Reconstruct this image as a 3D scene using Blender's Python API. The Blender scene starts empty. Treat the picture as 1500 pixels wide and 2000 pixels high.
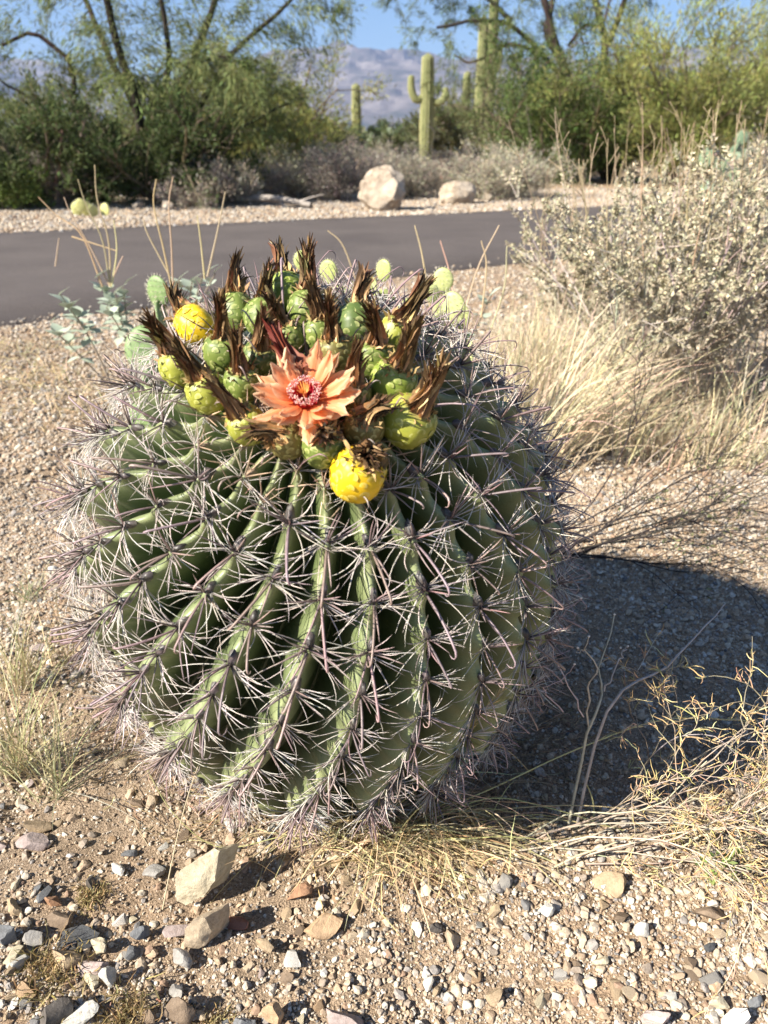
import bpy, bmesh, math, random
import numpy as np
from mathutils import Vector, Matrix, noise as mnoise

rng = np.random.default_rng(7)
random.seed(7)
C = bpy.context.scene
COL = C.collection
R = math.radians

# ---------------------------------------------------------------- camera
FPX, HOR, CAMH = 1480.0, 270.0, 0.718
PITCH = math.atan((1000 - HOR) / FPX)
cd = bpy.data.cameras.new('camera')
cam = bpy.data.objects.new('camera', cd)
COL.objects.link(cam)
cam.location = (0, 0, CAMH)
cam.rotation_euler = (math.pi / 2 - PITCH, 0, 0)
cd.sensor_fit = 'VERTICAL'
cd.sensor_height = 24
cd.lens = FPX / 2000 * 24
cd.clip_start, cd.clip_end = 0.02, 30000
cd.dof.use_dof = True
cd.dof.focus_distance = 0.74
cd.dof.aperture_fstop = 0.01776 / 0.0032
C.camera = cam

# ---------------------------------------------------------------- light
SUN_EL, SUN_AZ = R(37), R(29)          # height; how far its light runs away from +x towards +y
HAZE = 0.00017
w = bpy.data.worlds.new('World')
C.world = w
w.use_nodes = True
nt = w.node_tree
bg = nt.nodes['Background']
sky = nt.nodes.new('ShaderNodeTexSky')
sky.sky_type = 'NISHITA'
sky.sun_disc = False
sky.sun_elevation = SUN_EL
sd = (-math.cos(SUN_AZ), -math.sin(SUN_AZ))
sky.sun_rotation = math.atan2(sd[0], sd[1])
sky.altitude = 900
sky.air_density = 1.0
sky.dust_density = 0.0
sky.ozone_density = 4.5
nt.links.new(sky.outputs[0], bg.inputs[0])
bg.inputs[1].default_value = 0.052
sl = bpy.data.lights.new('sun', 'SUN')
sl.energy = 5.0
sl.angle = R(0.5)
sl.color = (1.0, 0.93, 0.82)
so = bpy.data.objects.new('sun', sl)
COL.objects.link(so)
so.rotation_euler = Vector((math.cos(SUN_AZ) * math.cos(SUN_EL), math.sin(SUN_AZ) * math.cos(SUN_EL),
                            -math.sin(SUN_EL))).to_track_quat('-Z', 'Y').to_euler()
vs = C.view_settings
vs.view_transform = 'Standard'
vs.look = 'None'
vs.gamma = 1
vs.use_curve_mapping = False
vs.exposure = 1.48
try:
    C.cycles.volume_bounces = 0
    C.cycles.max_bounces = 6
    C.cycles.diffuse_bounces = 2
    C.cycles.transparent_max_bounces = 8
    C.cycles.use_denoising = True
except Exception:
    pass

# ---------------------------------------------------------------- helpers
def ray(px, py):
    x, y = (px - 750) / FPX, -(py - 1000) / FPX
    d = np.array([x, math.cos(PITCH) + y * math.sin(PITCH), -math.sin(PITCH) + y * math.cos(PITCH)])
    return d / np.linalg.norm(d)
CAMP = np.array([0, 0, CAMH])
def gp(px, py, z=0.0):                 # a point of the ground
    d = ray(px, py)
    return CAMP + d * ((z - CAMH) / d[2])
def at(px, py, Y):                     # a point at forward distance Y
    d = ray(px, py)
    return CAMP + d * (Y / d[1])

def unit(v):
    v = np.asarray(v, float)
    return v / np.maximum(np.linalg.norm(v, axis=-1, keepdims=True), 1e-9)

class MB:
    def __init__(s):
        s.v, s.q, s.t, s.c, s.n = [], [], [], [], 0
    def add(s, v, q=None, t=None, c=(1, 1, 1)):
        v = np.asarray(v, float).reshape(-1, 3)
        s.v.append(v)
        if q is not None and len(q): s.q.append(np.asarray(q, int).reshape(-1, 4) + s.n)
        if t is not None and len(t): s.t.append(np.asarray(t, int).reshape(-1, 3) + s.n)
        c = np.asarray(c, float)
        s.c.append(np.broadcast_to(c, (len(v), 3)) if c.ndim == 1 else c.reshape(-1, 3))
        s.n += len(v)
    def mesh(s, name, mat=None, smooth=True):
        me = bpy.data.meshes.new(name)
        V = np.concatenate(s.v)
        Q = np.concatenate(s.q) if s.q else np.zeros((0, 4), int)
        T = np.concatenate(s.t) if s.t else np.zeros((0, 3), int)
        me.vertices.add(len(V))
        me.vertices.foreach_set('co', V.astype(np.float32).ravel())
        idx = np.concatenate([Q.ravel(), T.ravel()]).astype(np.int32)
        me.loops.add(len(idx))
        me.loops.foreach_set('vertex_index', idx)
        ls = np.concatenate([np.arange(len(Q)) * 4, len(Q) * 4 + np.arange(len(T)) * 3]).astype(np.int32)
        me.polygons.add(len(Q) + len(T))
        me.polygons.foreach_set('loop_start', ls)
        me.polygons.foreach_set('use_smooth', np.full(len(ls), smooth))
        a = me.attributes.new('col', 'FLOAT_COLOR', 'POINT')
        cc = np.ones((len(V), 4), np.float32)
        cc[:, :3] = np.concatenate(s.c)
        a.data.foreach_set('color', cc.ravel())
        me.update(calc_edges=True)
        me.validate()
        if mat: me.materials.append(mat)
        return me
    def build(s, name, mat, parent=None, smooth=True):
        return ob(name, s.mesh(name, mat, smooth), parent)

def ob(name, me, parent=None, loc=None):
    o = bpy.data.objects.new(name, me)
    COL.objects.link(o)
    if parent is not None:
        o.parent = parent
    if loc is not None:
        o.location = loc
    return o
def tag(o, label=None, cat=None, group=None, kind=None):
    if label: o['label'] = label
    if cat: o['category'] = cat
    if group: o['group'] = group
    if kind: o['kind'] = kind
    return o
def empty(name, loc, label, cat, group=None):
    o = ob(name, None, None, loc)
    o.empty_display_size = 0.05
    return tag(o, label, cat, group)

def perp(D, ref=None):
    D = unit(D)
    if ref is None:
        ref = rng.normal(size=D.shape)
    a = np.cross(D, ref)
    bad = np.linalg.norm(a, axis=-1) < 1e-4
    if bad.any(): a[bad] = np.cross(D[bad], [0.3, 0.5, 0.81])
    return unit(a)

def tubes(mb, P, Rr, sides=3, c=(1, 1, 1)):
    """N curves of K points as tubes"""
    P = np.asarray(P, float)
    N, K, _ = P.shape
    Rr = np.broadcast_to(np.asarray(Rr, float), (N, K))
    T = np.gradient(P, axis=1)
    T = unit(T)
    ref = np.cross(unit(P[:, -1] - P[:, 0] + 1e-6), rng.normal(size=(N, 3)))
    U = unit(np.cross(T, unit(ref)[:, None, :]))
    V = np.cross(T, U)
    an = np.arange(sides) * 2 * math.pi / sides
    ring = P[:, :, None, :] + Rr[:, :, None, None] * (np.cos(an)[None, None, :, None] * U[:, :, None, :] + np.sin(an)[None, None, :, None] * V[:, :, None, :])
    i = np.arange(N)[:, None, None] * K * sides
    k = np.arange(K - 1)[None, :, None] * sides
    j = np.arange(sides)[None, None, :]
    j2 = (j + 1) % sides
    q = np.stack([i + k + j, i + k + j2, i + k + sides + j2, i + k + sides + j], -1)
    c = np.asarray(c, float)
    if c.ndim == 1: cc = c
    elif c.ndim == 2: cc = np.repeat(np.repeat(c[:, None, :], K, 1)[:, :, None, :], sides, 2)
    else: cc = np.repeat(c[:, :, None, :], sides, 2)
    mb.add(ring, q, None, cc)

def ribbons(mb, P, W, side, c=(1, 1, 1)):
    P = np.asarray(P, float)
    N, K, _ = P.shape
    W = np.broadcast_to(np.asarray(W, float), (N, K))
    side = np.asarray(side, float)
    if side.ndim == 2: side = side[:, None, :]
    v = np.stack([P - side * W[..., None], P + side * W[..., None]], 2)
    i = np.arange(N)[:, None] * K * 2
    k = np.arange(K - 1)[None, :] * 2
    q = np.stack([i + k, i + k + 1, i + k + 3, i + k + 2], -1)
    c = np.asarray(c, float)
    if c.ndim == 1: cc = c
    elif c.ndim == 2: cc = np.repeat(np.repeat(c[:, None, :], K, 1)[:, :, None, :], 2, 2)
    else: cc = np.repeat(c[:, :, None, :], 2, 2)
    mb.add(v, q, None, cc)

def leaves(mb, P, D, L, W, c, wide=0.5):
    """N diamond leaves rooted at P along D"""
    N = len(P)
    D = unit(D)
    S = perp(D)
    L = np.broadcast_to(L, (N,))[:, None]
    W = np.broadcast_to(W, (N,))[:, None]
    up = np.cross(S, D) * W * 0.35
    v = np.stack([P, P + D * L * wide + S * W + up, P + D * L, P + D * L * wide - S * W + up], 1)
    q = np.arange(N * 4).reshape(N, 4)
    c = np.asarray(c, float)
    cc = np.repeat(c[:, None, :], 4, 1) if c.ndim == 2 else c
    mb.add(v, q, None, cc)

def curve(P0, D, L, K=6, wander=0.15, grav=0.0, up=0.0):
    P0 = np.asarray(P0, float)
    D = unit(D)
    N = len(P0)
    L = np.broadcast_to(L, (N,))
    out = [P0]
    for k in range(K - 1):
        D = D + rng.normal(size=(N, 3)) * wander
        D[:, 2] += up - grav * (k + 1) / K
        D = unit(D)
        out.append(out[-1] + D * (L / (K - 1))[:, None])
    return np.stack(out, 1)

def kids(P, n, t0=0.3, t1=1.0, ang=0.7, spread=0.3):
    """n children per curve: start points, directions, parent index"""
    N, K, _ = P.shape
    idx = np.repeat(np.arange(N), n)
    t = rng.uniform(t0, t1, len(idx)) * (K - 1)
    a = np.minimum(t.astype(int), K - 2)
    f = (t - a)[:, None]
    S = P[idx, a] * (1 - f) + P[idx, a + 1] * f
    T = unit(P[idx, a + 1] - P[idx, a])
    s = perp(T)
    an = (ang + rng.normal(size=len(idx)) * spread)[:, None]
    return S, T * np.cos(an) + s * np.sin(an), idx

def jit(base, n, amt=0.2, hue=0.06):
    base = np.asarray(base, float)
    k = np.exp(rng.normal(size=(n, 1)) * amt)
    return np.clip(base * k * np.exp(rng.normal(size=(n, 3)) * hue), 0.003, 0.95)

# lattice noise in 2D, vectorised
_L = np.random.default_rng(3).random((64, 256, 256))
def vnoise(x, y, k=0):
    xi, yi = np.floor(x).astype(int), np.floor(y).astype(int)
    fx, fy = x - xi, y - yi
    fx, fy = fx * fx * (3 - 2 * fx), fy * fy * (3 - 2 * fy)
    g = _L[k % 64]
    a, b = g[xi & 255, yi & 255], g[(xi + 1) & 255, yi & 255]
    c, d = g[xi & 255, (yi + 1) & 255], g[(xi + 1) & 255, (yi + 1) & 255]
    return (a * (1 - fx) + b * fx) * (1 - fy) + (c * (1 - fx) + d * fx) * fy - 0.5
def fbm(x, y, o=4, k=0):
    s, a = 0, 1.0
    for i in range(o):
        s = s + a * vnoise(x * 2 ** i + 17.3 * i, y * 2 ** i + 5.1 * i, k + i)
        a *= 0.5
    return s

# ---------------------------------------------------------------- materials
class NT:
    def __init__(s, name):
        s.m = bpy.data.materials.new(name)
        s.m.use_nodes = True
        s.t = s.m.node_tree
        s.b = s.t.nodes['Principled BSDF']
    def n(s, typ, **kw):
        nd = s.t.nodes.new(typ)
        for k, v in kw.items():
            if hasattr(nd, k): setattr(nd, k, v)
            else: nd.inputs[k].default_value = v
        return nd
    def l(s, a, b):
        s.t.links.new(a, b)
    def noise(s, scale, detail=4, rough=0.6, coord='Object', vec=None):
        if vec is None:
            vec = s.n('ShaderNodeTexCoord').outputs[coord]
        nn = s.n('ShaderNodeTexNoise')
        nn.inputs['Scale'].default_value = scale
        nn.inputs['Detail'].default_value = detail
        nn.inputs['Roughness'].default_value = rough
        s.l(vec, nn.inputs['Vector'])
        return nn.outputs['Fac']
    def ramp(s, fac, stops, interp='LINEAR'):
        r = s.n('ShaderNodeValToRGB')
        e = r.color_ramp.elements
        r.color_ramp.interpolation = interp
        while len(e) < len(stops): e.new(0.5)
        for i, (p, c) in enumerate(stops):
            e[i].position = p
            e[i].color = (*c, 1)
        s.l(fac, r.inputs[0])
        return r.outputs[0]
    def mix(s, a, b, fac, typ='MIX'):
        m = s.n('ShaderNodeMix')
        m.data_type = 'RGBA'
        m.blend_type = typ
        for sock, val in ((m.inputs[0], fac), (m.inputs[6], a), (m.inputs[7], b)):
            if isinstance(val, (int, float)): sock.default_value = val
            elif isinstance(val, tuple): sock.default_value = (*val, 1)
            else: s.l(val, sock)
        return m.outputs[2]
    def bump(s, h, strength=0.4, dist=0.01):
        b = s.n('ShaderNodeBump')
        b.inputs['Strength'].default_value = strength
        b.inputs['Distance'].default_value = dist
        s.l(h, b.inputs['Height'])
        s.l(b.outputs[0], s.b.inputs['Normal'])
    def col(s):
        return s.n('ShaderNodeAttribute', attribute_name='col').outputs['Color']
    def out(s, color, rough=0.8, spec=0.3):
        if isinstance(color, tuple): s.b.inputs['Base Color'].default_value = (*color, 1)
        else: s.l(color, s.b.inputs['Base Color'])
        s.b.inputs['Roughness'].default_value = rough
        s.b.inputs['Specular IOR Level'].default_value = spec
        return s.m
    def leafy(s, color, trans=0.3, rough=0.7):
        s.out(color, rough, 0.2)
        tr = s.n('ShaderNodeBsdfTranslucent')
        if isinstance(color, tuple): tr.inputs[0].default_value = (*color, 1)
        else: s.l(color, tr.inputs[0])
        mx = s.n('ShaderNodeMixShader')
        mx.inputs[0].default_value = trans
        s.l(s.b.outputs[0], mx.inputs[1])
        s.l(tr.outputs[0], mx.inputs[2])
        s.l(mx.outputs[0], s.t.nodes['Material Output'].inputs['Surface'])
        return s.m

def vcol_mat(name, rough=0.75, spec=0.3, scale=None, amt=0.5):
    m = NT(name)
    c = m.col()
    if scale:
        f = m.noise(scale, 3)
        c = m.mix(c, m.ramp(f, [(0.3, (0.45, 0.42, 0.4)), (0.7, (1.25, 1.25, 1.25))]), amt, 'MULTIPLY')
    return m.out(c, rough, spec)
def leaf_mat(name, trans=0.3, rough=0.7):
    m = NT(name)
    return m.leafy(m.col(), trans, rough)

M = {}
M['leaf'] = leaf_mat('foliage', 0.3)
M['silver'] = leaf_mat('silvery_leaf', 0.2, 0.85)
M['straw'] = leaf_mat('dry_grass', 0.25, 0.6)
M['bark'] = vcol_mat('bark', 0.9, 0.1, 30, 0.7)
M['twig'] = vcol_mat('twig', 0.8, 0.2, 90, 0.5)
M['spine'] = vcol_mat('spine', 0.42, 0.45, 500, 0.35)
M['dried'] = vcol_mat('dried_petals', 0.75, 0.2, 300, 0.5)
M['petal'] = leaf_mat('petal', 0.5, 0.5)
M['stamen'] = vcol_mat('stamen', 0.6, 0.2)

# sand of the ground
m = NT('desert_ground')
geo = m.n('ShaderNodeNewGeometry').outputs['Position']
big = m.noise(2.3, 5, 0.6, vec=geo)
mid = m.noise(35, 4, 0.7, vec=geo)
fine = m.noise(420, 3, 0.7, vec=geo)
c1 = m.ramp(big, [(0.3, (0.328, 0.257, 0.187)), (0.5, (0.390, 0.296, 0.207)), (0.7, (0.413, 0.277, 0.172))])
c2 = m.mix(c1, m.ramp(mid, [(0.3, (0.62, 0.6, 0.58)), (0.68, (1.2, 1.18, 1.15))]), 0.8, 'MULTIPLY')
c3 = m.mix(c2, m.ramp(fine, [(0.35, (0.45, 0.42, 0.4)), (0.5, (1, 1, 1)), (0.66, (1.5, 1.5, 1.5))]), 0.8, 'MULTIPLY')
ad = m.n('ShaderNodeMath', operation='ADD')
m.l(mid, ad.inputs[0]); m.l(fine, ad.inputs[1])
m.bump(ad.outputs[0], 0.9, 0.006)
M['ground'] = m.out(c3, 0.95, 0.1)

m = NT('pebble')
oi = m.n('ShaderNodeObjectInfo').outputs['Random']
c1 = m.ramp(oi, [(0, (0.448, 0.368, 0.272)), (0.17, (0.360, 0.272, 0.188)), (0.33, (0.512, 0.448, 0.352)), (0.47, (0.320, 0.264, 0.208)),
                 (0.58, (0.440, 0.328, 0.224)), (0.68, (0.560, 0.512, 0.432)), (0.77, (0.288, 0.264, 0.240)), (0.85, (0.400, 0.352, 0.296)),
                 (0.92, (0.304, 0.208, 0.144)), (0.955, (0.160, 0.156, 0.152)), (0.98, (0.624, 0.592, 0.536))], 'CONSTANT')
geo = m.n('ShaderNodeNewGeometry').outputs['Position']
c2 = m.mix(c1, m.ramp(m.noise(380, 4, 0.7, vec=geo), [(0.3, (0.55, 0.52, 0.5)), (0.7, (1.25, 1.25, 1.25))]), 0.7, 'MULTIPLY')
m.bump(m.noise(700, 2, vec=geo), 0.3, 0.001)
M['pebble'] = m.out(c2, 0.85, 0.2)

m = NT('stone')                         # stones take the colour of their object
oc = m.n('ShaderNodeObjectInfo').outputs['Color']
tc = m.n('ShaderNodeTexCoord').outputs['Object']
c2 = m.mix(oc, m.ramp(m.noise(95, 6, 0.75, vec=tc), [(0.28, (0.5, 0.44, 0.38)), (0.5, (0.95, 0.95, 0.95)), (0.72, (1.35, 1.33, 1.3))]), 0.75, 'MULTIPLY')
vor = m.n('ShaderNodeTexVoronoi', feature='F1')
vor.inputs['Scale'].default_value = 260
m.l(tc, vor.inputs['Vector'])
c3 = m.mix(c2, m.ramp(vor.outputs['Distance'], [(0.0, (0.55, 0.5, 0.47)), (0.25, (1, 1, 1))]), 0.5, 'MULTIPLY')
m.bump(m.noise(180, 5, 0.7, vec=tc), 0.6, 0.003)
M['stone'] = m.out(c3, 0.85, 0.2)

m = NT('boulder_rock')
tc = m.n('ShaderNodeTexCoord').outputs['Object']
c2 = m.ramp(m.noise(5, 6, 0.7, vec=tc), [(0.3, (0.221, 0.162, 0.111)), (0.5, (0.442, 0.365, 0.281)), (0.7, (0.561, 0.484, 0.383))])
m.bump(m.noise(14, 6, 0.7, vec=tc), 0.8, 0.04)
M['boulder'] = m.out(c2, 0.9, 0.1)

m = NT('asphalt')
geo = m.n('ShaderNodeNewGeometry').outputs['Position']
c1 = m.ramp(m.noise(1.4, 5, 0.6, vec=geo), [(0.3, (0.085, 0.071, 0.065)), (0.7, (0.120, 0.101, 0.091))])
c2 = m.mix(c1, m.ramp(m.noise(170, 3, 0.8, vec=geo), [(0.35, (0.45, 0.45, 0.45)), (0.55, (1, 1, 1)), (0.72, (2.6, 2.5, 2.4))]), 0.7, 'MULTIPLY')
m.bump(m.noise(170, 3, 0.8, vec=geo), 0.6, 0.006)
M['asphalt'] = m.out(c2, 0.85, 0.3)

m = NT('mountain_rock')
geo = m.n('ShaderNodeNewGeometry').outputs['Position']
c1 = m.ramp(m.noise(0.008, 8, 0.7, vec=geo), [(0.35, (0.07, 0.075, 0.06)), (0.5, (0.15, 0.13, 0.12)), (0.65, (0.27, 0.24, 0.22))])
M['mountain'] = m.out(c1, 1.0, 0.0)

# ---------------------------------------------------------------- the ground
def ground_z(x, y):
    near = np.clip((3.3 - np.abs(y - 1.0)) / 1.5, 0, 1) * np.clip((2.6 - np.abs(x)) / 1.0, 0, 1)
    z = near * (0.030 * fbm(x * 2.2 + 9, y * 2.2 + 3, 3, 1) + 0.011 * fbm(x * 14, y * 14, 3, 5) + 0.0055 * fbm(x * 60, y * 60, 3, 9))
    z = z - 0.004
    far = np.clip((y - 18) / 30, 0, 1)
    z = z + far * 0.5 * fbm(x * 0.02, y * 0.02, 2, 12)
    return z
def graded(a, b, step, far_lo, far_hi, g=1.13):
    mid = np.arange(a, b, step)
    lo, hi, s = [], [], step
    x = a
    while x > far_lo:
        s *= g; x -= s; lo.append(x)
    s, x = step, mid[-1]
    while x < far_hi:
        s *= g; x += s; hi.append(x)
    return np.concatenate([lo[::-1], mid, hi])
gx = graded(-1.3, 1.5, 0.011, -4000, 4000)
gy = graded(0.15, 2.3, 0.011, -400, 4300)
X, Y = np.meshgrid(gx, gy)
mb = MB()
Z = ground_z(X, Y)
nx, ny = len(gx), len(gy)
i = np.arange(ny - 1)[:, None] * nx + np.arange(nx - 1)[None, :]
mb.add(np.stack([X, Y, Z], -1), np.stack([i, i + 1, i + nx + 1, i + nx], -1))
tag(mb.build('ground', M['ground']), kind='structure')

# the road: a curving asphalt strip
ne = np.array([(-30, -12), (-12, -4.0), (-5, 0.9), (-1.65, 3.22), (0.83, 5.05), (6, 8.1), (20, 14.5), (60, 30)])
fe = np.array([(-32, -5.5), (-13.5, 1.6), (-7.0, 5.0), (-3.2, 6.75), (1.42, 8.95), (6.5, 11.4), (20, 17.8), (60, 33.5)])
def resample(p, n=150):
    d = np.concatenate([[0], np.cumsum(np.linalg.norm(np.diff(p, axis=0), axis=1))])
    t = np.linspace(0, d[-1], n)
    o = np.stack([np.interp(t, d, p[:, 0]), np.interp(t, d, p[:, 1])], 1)
    for _ in range(6):
        o[1:-1] = (o[:-2] + o[1:-1] * 2 + o[2:]) / 4
    return o
a, b = resample(ne, 600), resample(fe, 600)
a = a + (fbm(np.arange(600) * 0.9, np.zeros(600), 2, 2) * 0.10)[:, None]
b = b + (vnoise(np.arange(600) * 0.9, np.zeros(600), 4) * 0.05)[:, None]
mb = MB()
ts = [0, 0.002, 0.15, 0.5, 0.85, 0.998, 1]
zs = [-0.03, 0.008, 0.02, 0.03, 0.02, 0.008, -0.03]
row = np.stack([np.concatenate([a * (1 - t) + b * t, np.full((600, 1), z)], 1) for t, z in zip(ts, zs)], 1)
i = np.arange(599)[:, None] * 7 + np.arange(6)[None, :]
mb.add(row, np.stack([i, i + 1, i + 8, i + 7], -1))
tag(mb.build('road', M['asphalt']), kind='structure')

def road_side(x, y):                   # below 0 on the near side, above 1 on the far side
    ya = np.interp(x, ne[:, 0], ne[:, 1])
    yb = np.interp(x, fe[:, 0], fe[:, 1])
    return (y - ya) / (yb - ya)

# mountains
mx = np.linspace(-9000, 9000, 420)
my = np.linspace(4200, 9000, 90)      # laid out at full size, then scaled
X, Y = np.meshgrid(mx, my)
prof = 1 - np.abs((Y - 6900) / 2700) ** 1.3
ridge = 1 - np.abs(fbm(X / 900, Y / 900, 5, 20)) * 1.5
Z = prof * (560 + 150 * fbm(X / 2600 + 3, Y * 0 + 1, 2, 30) + 90 * fbm(X / 500, Y / 900, 3, 33)) * (0.72 + 0.34 * ridge) + 40 * fbm(X / 160, Y / 160, 4, 37)
Z[0] = -20
mb = MB()
i = np.arange(89)[:, None] * 420 + np.arange(419)[None, :]
mb.add(np.stack([X, Y, Z], -1) * 0.5, np.stack([i, i + 1, i + 421, i + 420], -1))
tag(mb.build('mountains', M['mountain'], smooth=False), kind='structure')

# air
mb = MB()
bx = np.array([[x, y, z] for x in (-5200, 5200) for y in (-600, 5200) for z in (-30, 460)], float)
mb.add(bx, [[0, 1, 3, 2], [4, 6, 7, 5], [0, 4, 5, 1], [2, 3, 7, 6], [0, 2, 6, 4], [1, 5, 7, 3]])
hm = bpy.data.materials.new('air')
hm.use_nodes = True
t = hm.node_tree
t.nodes.remove(t.nodes['Principled BSDF'])
pv = t.nodes.new('ShaderNodeVolumePrincipled')
pv.inputs['Color'].default_value = (0.40, 0.58, 1.0, 1)
pv.inputs['Density'].default_value = HAZE
pv.inputs['Anisotropy'].default_value = 0.2
t.links.new(pv.outputs[0], t.nodes['Material Output'].inputs['Volume'])
tag(mb.build('haze', hm, smooth=False), 'thin blue air between the road and the far mountains', 'haze', kind='stuff')

# ---------------------------------------------------------------- stones
def rock_mesh(name, seed, sub=2, dims=(1, 1, 1), cuts=9, rough=0.05, mat=None, rmin=0.62):
    r = np.random.default_rng(seed)
    bm = bmesh.new()
    bmesh.ops.create_icosphere(bm, subdivisions=sub, radius=1)
    V = np.array([v.co[:] for v in bm.verts])
    for _ in range(cuts):
        d = unit(r.normal(size=3))
        off = r.uniform(rmin, 0.9) if rmin > 0.55 else r.uniform(0.34, 0.74)
        e = np.maximum(0, V @ d - off)
        V -= e[:, None] * d
    V /= np.abs(V).max(0)
    for i, p in enumerate(V):
        V[i] = p * (1 + rough * mnoise.noise(Vector(p * 2.3 + seed)) + rough * 0.5 * mnoise.noise(Vector(p * 6 + seed)))
    V = V * np.array(dims) * 0.5
    for v, p in zip(bm.verts, V): v.co = p
    me = bpy.data.meshes.new(name)
    bm.to_mesh(me)
    bm.free()
    me.polygons.foreach_set('use_smooth', np.full(len(me.polygons), True))
    me.set_sharp_from_angle(angle=R(24))
    if mat: me.materials.append(mat)
    return me

PAL = {'cream': (0.508, 0.443, 0.312), 'buff': (0.451, 0.361, 0.254), 'rust': (0.312, 0.180, 0.107), 'tan': (0.369, 0.279, 0.180), 'brown': (0.221, 0.164, 0.115),
       'red': (0.279, 0.139, 0.098), 'grey': (0.295, 0.279, 0.254), 'mauve': (0.344, 0.279, 0.254), 'bluegrey': (0.172, 0.176, 0.180), 'slate': (0.066, 0.068, 0.071),
       'pale': (0.476, 0.459, 0.410), 'pink': (0.426, 0.344, 0.312), 'white': (0.607, 0.574, 0.517), 'dark': (0.107, 0.094, 0.082), 'orange': (0.426, 0.295, 0.180)}
STONES = [
 (385, 1722, 96, 92, 'cream', 3, 'largest cream stone standing on edge in front of the cactus'),
 (395, 1832, 72, 70, 'buff', 11, 'buff angular stone with a pointed right side below the large cream stone'),
 (585, 1725, 46, 44, 'rust', 21, 'round rust brown stone beside the foot of the barrel cactus'),
 (635, 1788, 66, 48, 'orange', 33, 'broad ochre stone half buried in front of the grass clump'),
 (518, 1833, 34, 30, 'tan', 5, 'small blocky tan stone right of the buff angular stone'),
 (458, 1785, 52, 20, 'red', 6, 'thin reddish brown shard lying above the buff stone'),
 (350, 1856, 44, 36, 'grey', 7, 'grey lump touching the lower left of the buff stone'),
 (345, 1802, 58, 28, 'mauve', 8, 'flat mauve stone between the cream stone and the buff stone'),
 (273, 1814, 32, 30, 'bluegrey', 9, 'smooth blue grey pebble left of the buff stone'),
 (193, 1840, 30, 44, 'cream', 10, 'upright oval cream pebble beside the dark slate'),
 (20, 1824, 44, 52, 'bluegrey', 12, 'dark blue grey stone at the left edge of the gravel'),
 (145, 1826, 72, 24, 'slate', 13, 'long dark slate sliver lying flat in the gravel'),
 (72, 1828, 36, 34, 'grey', 14, 'grey lump between the blue grey stone and the slate sliver'),
 (122, 1862, 62, 42, 'tan', 15, 'tan stone with rough face just under the slate sliver'),
 (175, 1880, 56, 20, 'pink', 16, 'flat pinkish stone under the tan stone'),
 (216, 1896, 32, 50, 'pale', 17, 'pale grey pointed blade of stone standing upright'),
 (183, 1908, 30, 36, 'cream', 18, 'blocky cream pebble leaning on the pale pointed blade'),
 (105, 1975, 58, 46, 'dark', 19, 'dark brown stone near the lower left corner'),
 (148, 1992, 76, 26, 'pale', 20, 'pale slab cut by the bottom edge at the left'),
 (352, 1957, 46, 62, 'brown', 22, 'tall grey brown stone with a steep shaded right side'),
 (346, 1920, 34, 28, 'grey', 23, 'small dark grey stone on top of the tall grey brown one'),
 (475, 1978, 36, 46, 'bluegrey', 24, 'blue grey stone by the bottom edge left of the orange one'),
 (508, 1986, 22, 28, 'dark', 25, 'little dark stone wedged between blue grey and orange stones'),
 (540, 1957, 46, 58, 'orange', 26, 'orange tan quartz stone near the bottom edge'),
 (675, 1976, 66, 40, 'mauve', 27, 'banded mauve grey stone at the bottom edge under the grass'),
 (555, 1890, 32, 24, 'brown', 28, 'small brown stone above the orange tan quartz'),
 (75, 1606, 46, 34, 'tan', 29, 'tan stone in the gravel left of the cactus foot'),
 (66, 1638, 54, 34, 'mauve', 30, 'greyish stone just below the tan one at the left'),
 (1385, 1780, 56, 40, 'brown', 31, 'brown grey stone casting a long shadow at the lower right'),
 (1195, 1716, 76, 32, 'tan', 32, 'low tan slab in the sandy patch right of the grass clump'),
 (1255, 1808, 30, 36, 'pale', 34, 'pale upright pebble left of the brown grey stone'),
 (1062, 1770, 36, 30, 'pale', 35, 'whitish pebble under the trailing grass stalks'),
 (1383, 1852, 18, 20, 'slate', 36, 'small blue black square pebble at the lower right'),
 (1172, 1872, 26, 24, 'cream', 37, 'small cream chip in the middle of the gravel'),
 (970, 1916, 30, 44, 'tan', 38, 'upright tan stone near the bottom centre'),
 (1275, 1980, 46, 46, 'pink', 39, 'pinkish white stone at the bottom edge'),
 (1405, 1962, 34, 30, 'cream', 40, 'yellowish cream wedge near the lower right corner'),
 (1440, 1990, 50, 40, 'white', 41, 'white stone in the lower right corner'),
 (1470, 1960, 26, 22, 'bluegrey', 42, 'blue grey chip near the lower right corner'),
 (847, 1796, 30, 26, 'dark', 43, 'dark rounded pebble under the drooping grass'),
 (965, 1770, 32, 24, 'tan', 44, 'tan wedge below the end of the grass clump'),
 (250, 1652, 28, 20, 'bluegrey', 45, 'small blue grey pebble left of the cactus foot'),
 (228, 1686, 30, 24, 'white', 46, 'white chip below the small blue grey pebble'),
 (105, 1755, 30, 24, 'rust', 47, 'reddish brown pebble above the rough tan stone'),
 (116, 1786, 44, 34, 'brown', 48, 'brown stone right above the dark slate sliver'),
 (306, 1694, 56, 16, 'grey', 49, 'flat grey flake left of the large cream stone'),
 (30, 1770, 34, 26, 'tan', 50, 'tan stone at the left edge above the blue grey one'),
]
OUTL = {3: [(343, 1718), (352, 1700), (392, 1692), (422, 1657), (432, 1662), (420, 1718), (398, 1752), (362, 1770), (348, 1764)],
        11: [(362, 1815), (384, 1792), (402, 1790), (412, 1820), (404, 1842), (388, 1856), (360, 1850)]}
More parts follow.
